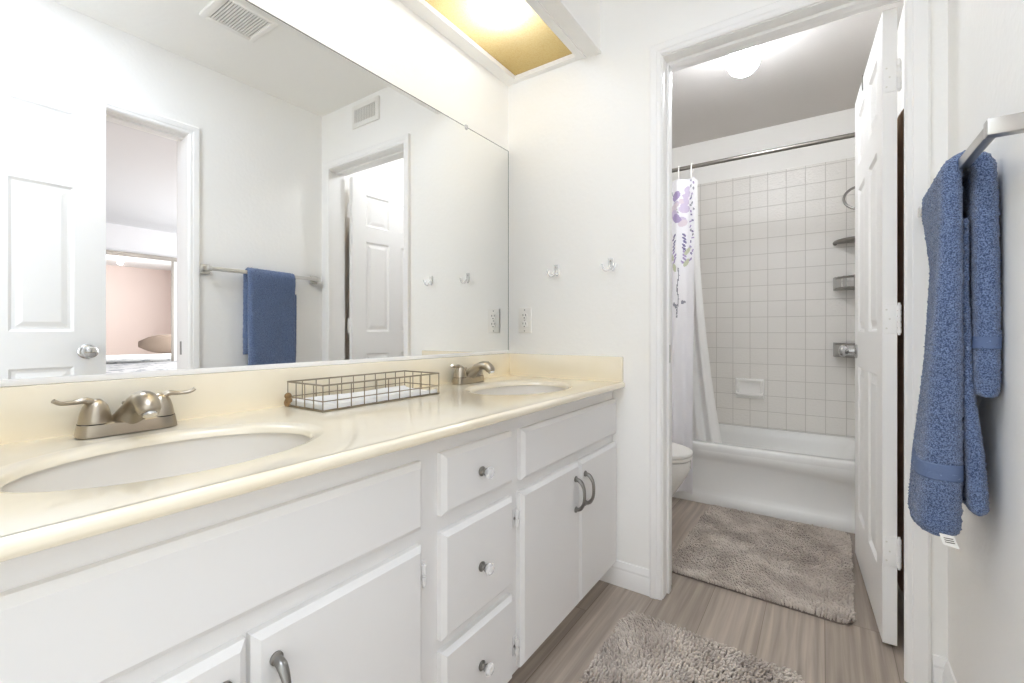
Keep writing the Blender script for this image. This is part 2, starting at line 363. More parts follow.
# door casings with a stepped profile, jamb liners
def casing_prof(wd):      # (across from the opening outwards, out from the wall)
    return [(0, 0), (0, 0.010), (0.006, 0.014), (0.016, 0.014), (0.020, 0.017), (wd-0.006, 0.019), (wd, 0.016), (wd, 0)]
def casing_end(name, m):
    b = MB(); pr = casing_prof(0.045); prr = casing_prof(0.056)
    L = [(DL-0.003-u, EY-v) for u, v in pr]; CR = DR-0.017; R = [(CR+u, EY-v) for u, v in prr]
    def ring(side, z_of): return [(x, y, z_of(u)) for (x, y), (u, v) in zip(side, pr)]   # both sides share the head's height steps
    top = DT+0.003
    b.loft([ring(L, lambda u: 0.0), ring(L, lambda u: top+u)])
    b.loft([ring(R, lambda u: 0.0), ring(R, lambda u: top+u)])
    b.loft([[(DL-0.003-u, EY-v, top+u) for u, v in pr], [(CR+u2, EY-v, top+u) for (u, v), (u2, _) in zip(pr, prr)]])
    # jamb liner and stops
    b.box((DL-0.015, EY-0.001, 0), (DL, EB+0.001, DT)); b.box((DR, EY-0.001, 0), (DR+0.015, EB+0.001, DT)); b.box((DL-0.015, EY-0.001, DT), (DR+0.015, EB+0.001, DT+0.015))
    b.box((DL, EY+0.045, 0), (DL+0.010, EB-0.042, DT), 0.002); b.box((DL+0.010, EY+0.045, DT-0.012), (DR-0.010, EB-0.042, DT), 0.002)
    # casing on the tub room side
    b.box((DL-0.06, EB, 0), (DL-0.003, EB+0.015, DT+0.06), 0.004); b.box((DL-0.003, EB, DT+0.003), (DR+0.003, EB+0.015, DT+0.06), 0.004)
    return struct(b.obj(name, m, angle=25))
tr = casing_end('trim_1', M['trim'])
MB().box((DL-0.0005, EY+0.050, 0.90), (DL+0.0115, EY+0.056, 0.97), 0.001).obj('strike_plate', M['pewter'], tr)
def casing_right(name, m):
    b = MB(); wd = 0.048; pr = casing_prof(wd); top = OT+0.003
    b.loft([[(RX-v, OY1+0.003+u, 0) for u, v in pr], [(RX-v, OY1+0.003+u, top+u) for u, v in pr]])
    b.loft([[(RX-v, OY0-0.003-u, 0) for u, v in pr], [(RX-v, OY0-0.003-u, top+u) for u, v in pr]])
    b.loft([[(RX-v, OY0-0.003-u, top+u) for u, v in pr], [(RX-v, OY1+0.003+u, top+u) for u, v in pr]])
    b.box((RX-0.001, OY1, 0), (1.645, OY1+0.015, OT)); b.box((RX-0.001, OY0-0.015, 0), (1.645, OY0, OT)); b.box((RX-0.001, OY0-0.015, OT), (1.645, OY1+0.015, OT+0.015))
    b.box((1.56, OY0, OT-0.011), (1.60, OY1, OT), 0.002)
    b.box((1.64, OY1, 0), (1.655, OY1+0.06, OT+0.06), 0.004); b.box((1.64, OY0-0.06, 0), (1.655, OY0, OT+0.06), 0.004); b.box((1.64, OY0, OT), (1.655, OY1, OT+0.06), 0.004)
    return struct(b.obj(name, m, angle=25))
tr2 = casing_right('trim_2', M['trim'])
MB().box((1.59, OY1-0.0015, 0.90), (1.61, OY1+0.0005, 0.97), 0.0008).obj('strike_plate', M['pewter'], tr2)
bp_prof = [(0, 0), (0.013, 0), (0.013, 0.058), (0.010, 0.066), (0.011, 0.074), (0.006, 0.088), (0.004, 0.096), (0, 0.098)]
b = MB()
b.extrude([(EY-u, z) for u, z in bp_prof], 'x', 0.45, DL-0.049)
b.extrude([(EY-u, z) for u, z in bp_prof], 'x', DR+0.045, RX)
struct(b.obj('baseboard_end', M['trim'], angle=25))
struct(MB().extrude([(RX-u, z) for u, z in bp_prof], 'y', OY1+0.052, EY-0.013).obj('baseboard_right', M['trim'], angle=25))
struct(MB().extrude([(u, z) for u, z in bp_prof], 'y', EB, 2.86).obj('baseboard_tub_left', M['trim'], angle=25))
struct(MB().extrude([(RX-u, z) for u, z in bp_prof], 'y', EB, 2.86).obj('baseboard_tub_right', M['trim'], angle=25))

# ---- six panel doors
def panel_door(w_, h_, t_):
    """leaf in local x (from the hinge), y (thickness, faces at 0 and t_), z"""
    b = MB(); st = 0.105; pw = (w_-3*st)/2
    xs = [0, st, st+pw, 2*st+pw, w_-st, w_]; zs = [0, 0.21, 0.86, 1.01, 1.63, 1.735, 1.95, h_]
    for face, sgn in ((0.0, 1), (t_, -1)):
        for i in range(5):
            for k in range(7):
                x0, x1, z0, z1 = xs[i], xs[i+1], zs[k], zs[k+1]
                if i in (1, 3) and k in (1, 3, 5):
                    rings = []
                    for ins, dep in ((0, 0), (0.010, 0.009), (0.020, 0.009), (0.040, 0.002)):
                        y = face+sgn*dep
                        rings.append([(x0+ins, y, z0+ins), (x1-ins, y, z0+ins), (x1-ins, y, z1-ins), (x0+ins, y, z1-ins)])
                    b.loft(rings, cap0=False)
                else:
                    b.add([(x0, face, z0), (x1, face, z0), (x1, face, z1), (x0, face, z1)], [(0, 1, 2, 3)])
    for x in (0, w_): b.add([(x, 0, 0), (x, t_, 0), (x, t_, h_), (x, 0, h_)], [(0, 1, 2, 3)])
    for z in (0, h_): b.add([(0, 0, z), (w_, 0, z), (w_, t_, z), (0, t_, z)], [(0, 1, 2, 3)])
    return b
def weld(o):
    bm = bmesh.new(); bm.from_mesh(o.data); bmesh.ops.remove_doubles(bm, verts=bm.verts, dist=1e-5)
    bmesh.ops.recalc_face_normals(bm, faces=bm.faces); bm.to_mesh(o.data); bm.free()
DW, DH, DTK = 0.700, 2.050, 0.037
def knob(b, x, y, z, sg):
    b.lathe([(0.001, 0), (0.031, 0), (0.031, 0.004), (0.026, 0.008), (0.012, 0.010), (0.011, 0.030), (0.018, 0.036), (0.026, 0.045), (0.027, 0.054), (0.022, 0.062), (0.012, 0.066), (0.001, 0.067)] if sg > 0 else
            [(r, -h) for r, h in [(0.001, 0), (0.031, 0), (0.031, 0.004), (0.026, 0.008), (0.012, 0.010), (0.011, 0.030), (0.018, 0.036), (0.026, 0.045), (0.027, 0.054), (0.022, 0.062), (0.012, 0.066), (0.001, 0.067)]], (x, y, z), 'y')
def make_door(name, loc, rot, hinges=(), hand=1):
    o = panel_door(DW, DH, DTK).obj(name, M['trim'], smooth=False, origin=(0, 0, 0)); weld(o); struct(o)
    for sg, y in ((-1, 0.0), (1, DTK)):
        k = MB(); knob(k, DW-0.065, y, 0.922, sg); h = k.obj('door_knob', M['chrome'], o, origin=(0, 0, 0))
    e = MB().box((DW-0.0005, DTK/2-0.012, 0.895), (DW+0.0012, DTK/2+0.012, 0.955)).obj('latch_plate', M['pewter'], o, origin=(0, 0, 0))
    for z in hinges:
        hb = MB(); hb.box((-0.0025, 0.004, z-0.047), (0.001, DTK-0.001, z+0.047), 0.001)
        for q in range(5): hb.cyl((-0.004, DTK+0.004, z-0.046+q*0.0187), (-0.004, DTK+0.004, z-0.030+q*0.0187), 0.0062, n=14)
        hb.cyl((-0.004, DTK+0.004, z-0.052), (-0.004, DTK+0.004, z+0.052), 0.0038, n=10)
        ho = hb.obj('hinge', M['trim'], o, origin=(0, 0, 0))
        sb = MB()
        for dz, dy in ((-0.03, 0.010), (0.0, 0.018), (0.03, 0.010)): sb.cyl((-0.0024, dy, z+dz), (-0.0032, dy, z+dz), 0.0028, n=10)
        sb.obj('screw', M['grille'], ho, origin=(0, 0, 0))
    o.location = loc; o.rotation_euler = (0, 0, rot)
    return o
# tub room door: local x runs along +y, its y=0 face looks to -x
ang = math.radians(93.05)
d1 = make_door('door_1', (1.384, 1.893, 0.012), ang, hinges=(1.83, 1.05, 0.30))
# mirrored in thickness so that the y=0 face is towards -x
d1.scale = (1, -1, 1)
d2 = make_door('door_2', (1.489, -0.055, 0.012), math.radians(90), hinges=())

# ------------------------------------------------------------------ vanity cabinet
VX, VF = 0.52, 0.541       # face frame front, door front
van = thing('vanity_cabinet', 'long white painted vanity cabinet under the cream countertop', 'cabinet', (0.27, 0.75, 0))
b = MB()
b.box((VX-0.02, -0.075, 0.08), (VX, 1.745, 0.794)); b.box((0.004, -0.075, 0.08), (VX-0.02, 1.745, 0.098))
b.box((0.004, -0.075, 0.098), (0.010, 1.745, 0.60)); b.box((0.010, -0.075, 0.098), (VX-0.02, -0.057, 0.794)); b.box((0.010, 1.727, 0.098), (VX-0.02, 1.745, 0.794))
for y in (0.685, 1.021): b.box((0.010, y-0.009, 0.098), (VX-0.02, y+0.009, 0.66))
b.obj('carcass', M['cabinet'], van, smooth=False)
MB().box((0.004, -0.075, 0.0), (0.462, 1.745, 0.08)).obj('toe_kick', M['cabinet'], van, smooth=False)
def slab(y0, y1, z0, z1, ch=0.011):
    """panel with a chamfered front edge"""
    b = MB(); x0, x1 = VX, VF
    def r(x, d): return [(x, y0+d, z0+d), (x, y1-d, z0+d), (x, y1-d, z1-d), (x, y0+d, z1-d)]
    b.loft([r(x0, 0), r(x1-ch*0.8, 0), r(x1, ch)])
    return b
for y0, y1 in ((0.0, 0.671), (1.049, 1.743)):
    slab(y0, y1, 0.609, 0.750).obj('false_front', M['cabinet'], van, smooth=False)
drawers = []
for z0, z1, kz in ((0.615, 0.753, 0.683), (0.340, 0.578, 0.452), (0.088, 0.314, 0.212)):
    d = slab(0.730, 1.004, z0, z1).obj('drawer', M['cabinet'], van, smooth=False)
    yk = 0.862
    kb = MB().lathe([(0.001, 0), (0.011, 0), (0.012, 0.003), (0.007, 0.006), (0.006, 0.012), (0.009, 0.014), (0.001, 0.0145)], (VF, yk, kz), 'x', 20)
    k = kb.obj('knob', M['pewter'], d)
    kg = MB().lathe([(0.001, 0.0140), (0.006, 0.0140), (0.010, 0.017), (0.0145, 0.023), (0.0145, 0.026), (0.011, 0.031), (0.001, 0.032)], (VF, yk, kz), 'x', 8)
    kg.obj('knob_cap', M['acrylic'], d, smooth=False)
def pull(y, zc, L=0.102):
    pts = spline([(VF+0.002, y, zc-L/2), (VF+0.018, y, zc-L/2+0.006), (VF+0.030, y, zc-L/4), (VF+0.033, y, zc), (VF+0.030, y, zc+L/4), (VF+0.018, y, zc+L/2-0.006), (VF+0.002, y, zc+L/2)], 28)
    rad = lerp_list([(0.0075, 0.0065), (0.0085, 0.0065), (0.0062, 0.0052), (0.0058, 0.0048), (0.0062, 0.0052), (0.0085, 0.0065), (0.0075, 0.0065)], 28)
    b = MB().sweep(pts, rad, 12, up=(1, 0, 0))
    for z in (zc-L/2, zc+L/2): b.lathe([(0.001, 0), (0.010, 0), (0.010, 0.003), (0.006, 0.005), (0.001, 0.005)], (VF, y, z), 'x', 16)
    return b
def hinge_bm(y, z):
    b = MB(); b.box((VX, y-0.008, z-0.026), (VX+0.003, y+0.011, z+0.026), 0.001)
    b.cyl((VX+0.010, y, z-0.020), (VX+0.010, y, z-0.003), 0.0056, n=10); b.cyl((VX+0.010, y, z+0.003), (VX+0.010, y, z+0.022), 0.0056, n=10)
    b.cyl((VX+0.010, y, z-0.025), (VX+0.010, y, z+0.025), 0.0028, n=8)
    return b
for y0, y1, ph, hy in ((-0.02, 0.322, 0.29, None), (0.329, 0.671, 0.362, 0.681), (1.045, 1.4035, 1.370, 1.033), (1.4075, 1.743, 1.443, None)):
    d = slab(y0, y1, 0.090, 0.576).obj('door', M['cabinet'], van, smooth=False)
    pull(ph, 0.476).obj('handle', M['pewter'], d)
    if hy:
        for z in (0.507, 0.155): 
            h = hinge_bm(hy, z).obj('hinge', M['cabinet'], d)
            MB().cyl((VX+0.0029, hy+(0.006 if hy < 1 else -0.003), z), (VX+0.0036, hy+(0.006 if hy < 1 else -0.003), z), 0.004, n=10).obj('screw', M['pewter'], h)

# ------------------------------------------------------------------ countertop with two bowls
CXF, CT, CB = 0.572, 0.820, 0.796
ctop = thing('vanity_countertop', 'cream cultured marble countertop with two moulded oval sinks and backsplash', 'countertop', (0.29, 0.8, CB))
SINKS = [(0.312, 0.325), (0.312, 1.385)]; SA, SB = 0.222, 0.163     # half length in y, half depth in x
def counter_mesh():
    b = MB(); y0, y1 = -0.078, 1.748
    N = 64
    # top sheet: one patch per sink between cut lines, an annulus from a rectangle to the oval
    cuts = [y0, 0.85, y1]
    for (sx, sy), ya, yb in zip(SINKS, cuts[:-1], cuts[1:]):
        xa, xb = 0.004, CXF-0.008
        ring_o, ring_1 = [], []
        for k in range(N):
            a = 2*PI*k/N; c_, s_ = math.cos(a), math.sin(a)
            t = min(((xb-sx)/c_ if c_ > 1e-9 else (xa-sx)/c_ if c_ < -1e-9 else 1e9), ((yb-sy)/s_ if s_ > 1e-9 else (ya-sy)/s_ if s_ < -1e-9 else 1e9))
            ring_o.append((sx+t*c_, sy+t*s_, CT))
        # snap nearest directions to the corners
        for cx_, cy_ in ((xa, ya), (xa, yb), (xb, ya), (xb, yb)):
            k = min(range(N), key=lambda q: (ring_o[q][0]-cx_)**2+(ring_o[q][1]-cy_)**2); ring_o[k] = (cx_, cy_, CT)
        prof = [(1.09, CT), (1.07, CT-0.0006), (1.04, CT-0.0022), (1.0, CT-0.005), (0.978, CT-0.009), (0.966, CT-0.0185)]
        rings = [ring_o]
        for f, z in prof: rings.append([(sx+SB*f*math.cos(2*PI*k/N), sy+SA*f*math.sin(2*PI*k/N), z) for k in range(N)])
        b.loft(rings, cap0=False, cap1=False)
    # rolled front edge
    r = 0.010; pr = []
    for i in range(7):
        a = PI/2-PI*i/6*0.5; pr.append((CXF-r+r*math.cos(a), CT-r+r*math.sin(a)))
    for i in range(7):
        a = -PI/2*i/6; pr.append((CXF-r+r*math.cos(a), CB+r+r*math.sin(a)))
    pr = [(CXF-0.012, CT)] + pr + [(CXF-0.05, CB)]
    b.loft([[(x, y0, z) for x, z in pr], [(x, y1, z) for x, z in pr]], False, False, closed=False)
    for ya, yb in ((y0, 0.09), (0.56, 1.15), (1.62, y1)): b.add([(0.004, ya, CB), (CXF-0.05, ya, CB), (CXF-0.05, yb, CB), (0.004, yb, CB)], [(0, 1, 2, 3)])
    for y in (y0, y1): b.add([(0.004, y, CT), (CXF-0.01, y, CT), (CXF-0.01, y, CB), (0.004, y, CB)], [(0, 1, 2, 3)])
    return b
counter_mesh().obj('worktop', M['counter'], ctop, angle=40)
MB().box((0.001, -0.078, CT-0.002), (0.021, 1.748, 0.921), 0.003).obj('backsplash', M['counter'], ctop)
MB().box((0.021, 1.729, CT-0.002), (0.566, 1.749, 0.921), 0.003).obj('side_splash', M['counter'], ctop)
for sx, sy in SINKS:
    b = MB(); N = 64; rings = []
    for f, z in ((0.964, CT-0.0185), (0.992, CT-0.0195), (0.985, CT-0.026), (0.95, CT-0.050), (0.86, CT-0.085), (0.70, CT-0.118), (0.45, CT-0.134), (0.2, CT-0.140), (0.13, CT-0.142)):
        rings.append([(sx+SB*f*math.cos(2*PI*k/N), sy+SA*f*math.sin(2*PI*k/N), z) for k in range(N)])
    bowl = b.loft(rings, cap0=False).obj('basin', M['bowl'], ctop, angle=60)
    MB().lathe([(0.001, 0), (0.022, 0), (0.024, 0.002), (0.018, 0.004), (0.016, 0.001), (0.001, 0.001)], (sx, sy, CT-0.142), 'z').obj('drain', M['chrome'], bowl)

# ------------------------------------------------------------------ faucets
def make_faucet(sx, sy, label):
    sy -= 0.011; t = thing('faucet', label, 'faucet', (0.068, sy, CT), 'bathroom faucets')
    x0 = 0.072
    # base plate: stadium rings
    def stad(hl, hw, z, n=40):
        out = []
        for k in range(n):
            a = 2*PI*k/n; c_, s_ = math.cos(a), math.sin(a)
            e = 0.45
            out.append((x0+hw*math.copysign(abs(c_)**e, c_), sy+hl*math.copysign(abs(s_)**e, s_), z))
        return out
    MB().loft([stad(0.079, 0.029, CT+0.002), stad(0.079, 0.029, CT+0.006), stad(0.076, 0.027, CT+0.024), stad(0.072, 0.022, CT+0.027)]).obj('base_plate', M['nickel'], t, angle=30)
    # spout: flared foot that leans forward and rises to a rounded nose
    pts = spline([(x0+0.002, sy, CT+0.020), (x0+0.012, sy, CT+0.034), (x0+0.034, sy, CT+0.053), (x0+0.062, sy, CT+0.069), (x0+0.090, sy, CT+0.070), (x0+0.108, sy, CT+0.057), (x0+0.113, sy, CT+0.049)], 30)
    rad = lerp_list([(0.036, 0.026), (0.027, 0.022), (0.020, 0.016), (0.0185, 0.0155), (0.020, 0.0175), (0.0195, 0.016), (0.016, 0.012)], 30)
    sp = MB().sweep(pts, rad, 24, up=(1, 0, 0)).obj('spout', M['nickel'], t, angle=60)
    MB().cyl((x0+0.109, sy, CT+0.055), (x0+0.1145, sy, CT+0.044), 0.0115, n=20).obj('aerator', M['chrome'], sp)
    b = MB().cyl((x0-0.014, sy, CT+0.02), (x0-0.016, sy, CT+0.052), 0.0028, n=10)
    b.lathe([(0.001, 0), (0.004, 0), (0.0075, 0.006), (0.006, 0.010), (0.001, 0.011)], (x0-0.016, sy, CT+0.050), 'z', 14)
    b.obj('lift_rod', M['nickel'], t)
    for s in (-1, 1):
        yh = sy+s*0.051
        h = MB().lathe([(0.001, 0.026), (0.0255, 0.026), (0.0255, 0.029), (0.0245, 0.033), (0.0225, 0.045), (0.0185, 0.058), (0.0135, 0.066), (0.007, 0.071), (0.001, 0.072)], (x0, yh, CT), 'z', 28)
        pts = spline([(x0, yh+s*0.000, CT+0.060), (x0+0.003, yh+s*0.014, CT+0.070), (x0+0.007, yh+s*0.032, CT+0.069), (x0+0.011, yh+s*0.050, CT+0.070), (x0+0.013, yh+s*0.060, CT+0.076)], 20)
        h.sweep(pts, lerp_list([(0.011, 0.009), (0.009, 0.0065), (0.0062, 0.0042), (0.0072, 0.0040), (0.006, 0.0040)], 20), 14)
        h.obj('handle', M['nickel'], t, angle=60)
        MB().lathe([(0.001, 0.0245), (0.0262, 0.0245), (0.0262, 0.0262), (0.001, 0.0262)], (x0, yh, CT), 'z', 28).obj('collar', M['dark'], t)
    return t
f1 = make_faucet(*SINKS[0], 'brushed nickel two-handle faucet behind the near left sink, beside the entry door reflection')
f2 = make_faucet(*SINKS[1], 'brushed nickel two-handle faucet behind the far sink near the outlet')

# ------------------------------------------------------------------ wire basket and its liner
BX0, BX1, BY0, BY1, BZ0, BZ1 = 0.040, 0.200, 0.660, 1.072, CT+0.0025, CT+0.0665
bk = thing('wire_basket', 'rectangular wire grid tray on the countertop between the faucets', 'basket', ((BX0+BX1)/2, (BY0+BY1)/2, CT))
def rim(z, r, d=0):
    b = MB()
    for p, q in (((BX0, BY0), (BX1, BY0)), ((BX1, BY0), (BX1, BY1)), ((BX1, BY1), (BX0, BY1)), ((BX0, BY1), (BX0, BY0))):
        b.cyl((*p, z), (*q, z), r, n=8)
    for p in ((BX0, BY0), (BX1, BY0), (BX0, BY1), (BX1, BY1)): b.sphere((*p, z), r, 8, 6)
    return b
rim(BZ1, 0.0022).obj('rim_wire', M['wire'], bk)
wb = rim(BZ0, 0.0022); wm = rim(BZ0+0.024, 0.0014); wb.add(wm.v, wm.f)
NY, NX = 10, 4
for i in range(NY+1):
    y = BY0+(BY1-BY0)*i/NY
    for x in (BX0, BX1): wb.cyl((x, y, BZ0), (x, y, BZ1), 0.0014, n=6)
    wb.cyl((BX0, y, BZ0), (BX1, y, BZ0), 0.0014, n=6)
for i in range(1, NX):
    x = BX0+(BX1-BX0)*i/NX
    for y in (BY0, BY1): wb.cyl((x, y, BZ0), (x, y, BZ1), 0.0014, n=6)
    wb.cyl((x, BY0, BZ0), (x, BY1, BZ0), 0.0014, n=6)
wb.obj('grid_wires', M['wire'], bk)
b = MB()
b.sphere((BX0+0.012, BY0-0.006, CT+0.030), 0.009, 12, 8); b.sphere((BX0+0.016, BY0-0.005, CT+0.019), 0.0075, 12, 8)
b.sweep(spline([(BX0+0.012, BY0-0.006, CT+0.026), (BX0+0.010, BY0-0.012, CT+0.014), (BX0+0.014, BY0-0.012, CT+0.005)], 8), [0.004]*9, 8)
b.sweep(spline([(BX0+0.014, BY0-0.004, CT+0.026), (BX0+0.022, BY0-0.010, CT+0.015), (BX0+0.020, BY0-0.013, CT+0.004)], 8), [0.004]*9, 8)
b.obj('jute_tie', M['jute'], bk)
def liner_mesh():
    b = MB(); nx, ny = 14, 30; vs = {}; rings = []
    def zf(u, v): return BZ0+0.0035+0.006*(abs(2*u-1)**6)+0.0012*math.sin(9*v+3*u)+0.004*max(0, 1-v*14)
    xa, xb, ya, yb = BX0+0.005, BX1-0.005, BY0+0.005, BY1-0.005
    top = [(xa+(xb-xa)*i/nx, ya+(yb-ya)*j/ny, zf(i/nx, j/ny)+0.005) for j in range(ny+1) for i in range(nx+1)]
    bot = [(x, y, BZ0+0.002) for x, y, z in top]
    n = len(top); q = lambda i, j: j*(nx+1)+i; fs = []
    for j in range(ny):
        for i in range(nx):
            fs.append((q(i, j), q(i+1, j), q(i+1, j+1), q(i, j+1))); fs.append((n+q(i, j+1), n+q(i+1, j+1), n+q(i+1, j), n+q(i, j)))
    per = [q(i, 0) for i in range(nx)]+[q(nx, j) for j in range(ny)]+[q(i, ny) for i in range(nx, 0, -1)]+[q(0, j) for j in range(ny, 0, -1)]
    for a, c in zip(per, per[1:]+per[:1]): fs.append((n+a, n+c, c, a))
    return b.add(top+bot, fs)
tag(liner_mesh().obj('tray_liner', M['paper'], angle=50), 'flat white cloth liner lying inside the wire tray', 'liner')

# ------------------------------------------------------------------ mirror
MZ0, MZ1 = 0.930, 1.868
mr = thing('wall_mirror', 'wide frameless wall mirror above the backsplash', 'mirror', (0.003, 0.83, MZ0))
MB().box((0.001, -0.075, MZ0), (0.0065, 1.741, MZ1)).obj('glass', M['mirror'], mr, smooth=False)
b = MB(); b.box((0.001, -0.075, MZ1), (0.0072, 1.743, MZ1+0.002)); b.box((0.001, 1.741, MZ0), (0.0072, 1.743, MZ1))
b.obj('glass_edge', M['mirroredge'], mr, smooth=False)
MB().box((0.001, -0.075, 0.9215), (0.012, 1.743, MZ0+0.004), 0.0015).obj('bottom_channel', M['trim'], mr)
for y in (0.30, 1.437):
    MB().box((0.001, y-0.006, MZ1-0.010), (0.010, y+0.006, MZ1+0.010), 0.002).obj('clip', M['clear'], mr)

# ------------------------------------------------------------------ end wall: outlet, hooks, vent
ox, oz = 0.096, 1.073
t = thing('wall_outlet', 'white duplex power outlet on the end wall beside the mirror', 'outlet', (ox, EY, oz-0.058))
MB().box((ox-0.035, EY-0.0055, oz-0.058), (ox+0.035, EY-0.0002, oz+0.058), 0.004).obj('cover_plate', M['plastic'], t)
for dz in (-0.0195, 0.0195):
    r_ = MB().lathe([(0.001, -0.0085), (0.0155, -0.0085), (0.0165, -0.0070), (0.0165, -0.003), (0.001, -0.003)], (ox, EY, oz+dz), 'y', 24).obj('receptacle', M['plastic'], t)
    MB().box((ox-0.0085, EY-0.0092, oz+dz+0.001), (ox-0.0060, EY-0.0083, oz+dz+0.010)).obj('slot', M['dark'], r_, smooth=False); MB().box((ox+0.0060, EY-0.0092, oz+dz+0.001), (ox+0.0085, EY-0.0083, oz+dz+0.010)).obj('slot', M['dark'], r_, smooth=False)
    MB().cyl((ox, EY-0.0092, oz+dz-0.008), (ox, EY-0.0083, oz+dz-0.008), 0.0028, n=12).obj('slot', M['dark'], r_, smooth=False)
for z in (oz, oz+0.048, oz-0.048): MB().cyl((ox, EY-0.0068, z), (ox, EY-0.005, z), 0.003, n=12).obj('screw', M['pewter'], t)
def make_hook(x, z, label):
    t = thing('wall_hook', label, 'hook', (x, EY, z-0.02), 'clear double hooks')
    MB().box((x-0.011, EY-0.005, z-0.012), (x+0.011, EY-0.0005, z+0.030), 0.004).obj('back_plate', M['clear'], t)
    for s in (-1, 1):
        p = spline([(x+s*0.003, EY-0.004, z+0.004), (x+s*0.008, EY-0.012, z-0.014), (x+s*0.018, EY-0.022, z-0.018), (x+s*0.026, EY-0.026, z-0.006), (x+s*0.028, EY-0.027, z+0.006)], 18)
        MB().sweep(p, lerp_list([0.006, 0.0052, 0.0048, 0.0046, 0.0052], 18), 12, up=(0, -1, 0)).obj('prong', M['clear'], t)
    for dz in (0.020, 0.006): MB().lathe([(0.001, -0.0075), (0.003, -0.0070), (0.0042, -0.005), (0.001, -0.0049)], (x, EY, z+dz), 'y', 14).obj('screw', M['pewter'], t)
make_hook(0.258, 1.285, 'clear plastic double hook on the end wall, nearer the mirror')
make_hook(0.512, 1.290, 'clear plastic double hook on the end wall, nearer the door casing')
vx, vz, vw, vh = 1.055, 2.337, 0.125, 0.068
t = thing('wall_vent', 'white wall register with upright louvres above the tub room door', 'vent', (vx, EY, vz-vh))
b = MB()
for lo, hi in (((vx-vw, vz-vh), (vx-vw+0.028, vz+vh)), ((vx+vw-0.028, vz-vh), (vx+vw, vz+vh)), ((vx-vw+0.028, vz-vh), (vx+vw-0.028, vz-vh+0.028)), ((vx-vw+0.028, vz+vh-0.028), (vx+vw-0.028, vz+vh))):
    b.box((lo[0], EY-0.012, lo[1]), (hi[0], EY-0.0005, hi[1]), 0.002)
b.obj('frame', M['plastic'], t)
MB().box((vx-vw+0.026, EY-0.0035, vz-vh+0.026), (vx+vw-0.026, EY-0.0006, vz+vh-0.026)).obj('backing', M['dark'], t)
for i in range(13):
    x = vx-vw+0.034+i*0.01517
    MB().extrude([(x-0.0045, EY-0.0045), (x+0.0010, EY-0.0105), (x+0.0026, EY-0.0098), (x-0.0030, EY-0.0038)], 'z', vz-vh+0.026, vz+vh-0.026).obj('louvre', M['plastic'], t, smooth=False)
# exhaust fan grille on the ceiling, seen in the mirror
gx, gy, gs = 0.955, 0.985, 0.118
t = thing('exhaust_fan', 'square white exhaust fan grille on the ceiling', 'vent', (gx, gy, CZ-0.02))
b = MB()
b.box((gx-gs, gy-gs, CZ-0.016), (gx+gs, gy-gs+0.028, CZ-0.0005), 0.005); b.box((gx-gs, gy+gs-0.028, CZ-0.016), (gx+gs, gy+gs, CZ-0.0005), 0.005)
b.box((gx-gs, gy-gs+0.02, CZ-0.016), (gx-gs+0.028, gy+gs-0.02, CZ-0.0005), 0.005); b.box((gx+gs-0.028, gy-gs+0.02, CZ-0.016), (gx+gs, gy+gs-0.02, CZ-0.0005), 0.005)
b.obj('frame', M['plastic'], t)
MB().box((gx-gs+0.02, gy-gs+0.02, CZ-0.004), (gx+gs-0.02, gy+gs-0.02, CZ-0.0006)).obj('backing', M['greypaint'], t)
for i in range(16):
    y = gy-gs+0.031+i*0.0117
    MB().box((gx-gs+0.026, y-0.0034, CZ-0.013), (gx+gs-0.026, y+0.0034, CZ-0.009)).obj('slat', M['plastic'], t, smooth=False)

# ------------------------------------------------------------------ light fixtures
t = thing('vanity_light', 'recessed vanity light with an amber textured diffuser in the soffit', 'ceiling light', (0.21, 0.82, SZ))
MB().box((PX0-0.004, -0.075, SZ+0.021), (PX1+0.004, PY1+0.004, SZ+0.024)).obj('diffuser', M['diffuser'], t, smooth=False)
b = MB(); hx0, hx1, hy0, hy1, hz = PX0-0.012, PX1+0.012, -0.07, PY1+0.012, 2.42
b.box((hx0-0.004, hy0, SZ+0.0245), (hx0, hy1, hz)); b.box((hx1, hy0, SZ+0.0245), (hx1+0.004, hy1, hz)); b.box((hx0, hy0-0.004, SZ+0.0245), (hx1, hy0, hz)); b.box((hx0, hy1, SZ+0.0245), (hx1, hy1+0.004, hz)); b.box((hx0-0.004, hy0-0.004, hz), (hx1+0.004, hy1+0.004, hz+0.004))
b.obj('housing', M['housing'], t, smooth=False)
GX, GY, GR = 0.914, 2.395, 0.072
t = thing('globe_light', 'round lit white globe light on the tub room ceiling', 'ceiling light', (GX, GY, CZ-0.2))
MB().lathe([(0.001, 0), (0.095, 0), (0.095, -0.012), (0.085, -0.020), (0.046, -0.030), (0.040, -0.062), (0.001, -0.063)], (GX, GY, CZ-0.0005), 'z').obj('mount', M['plastic'], t)
MB().sphere((GX, GY, CZ-0.128), GR, 32, 20).obj('globe', M['globe'], t)

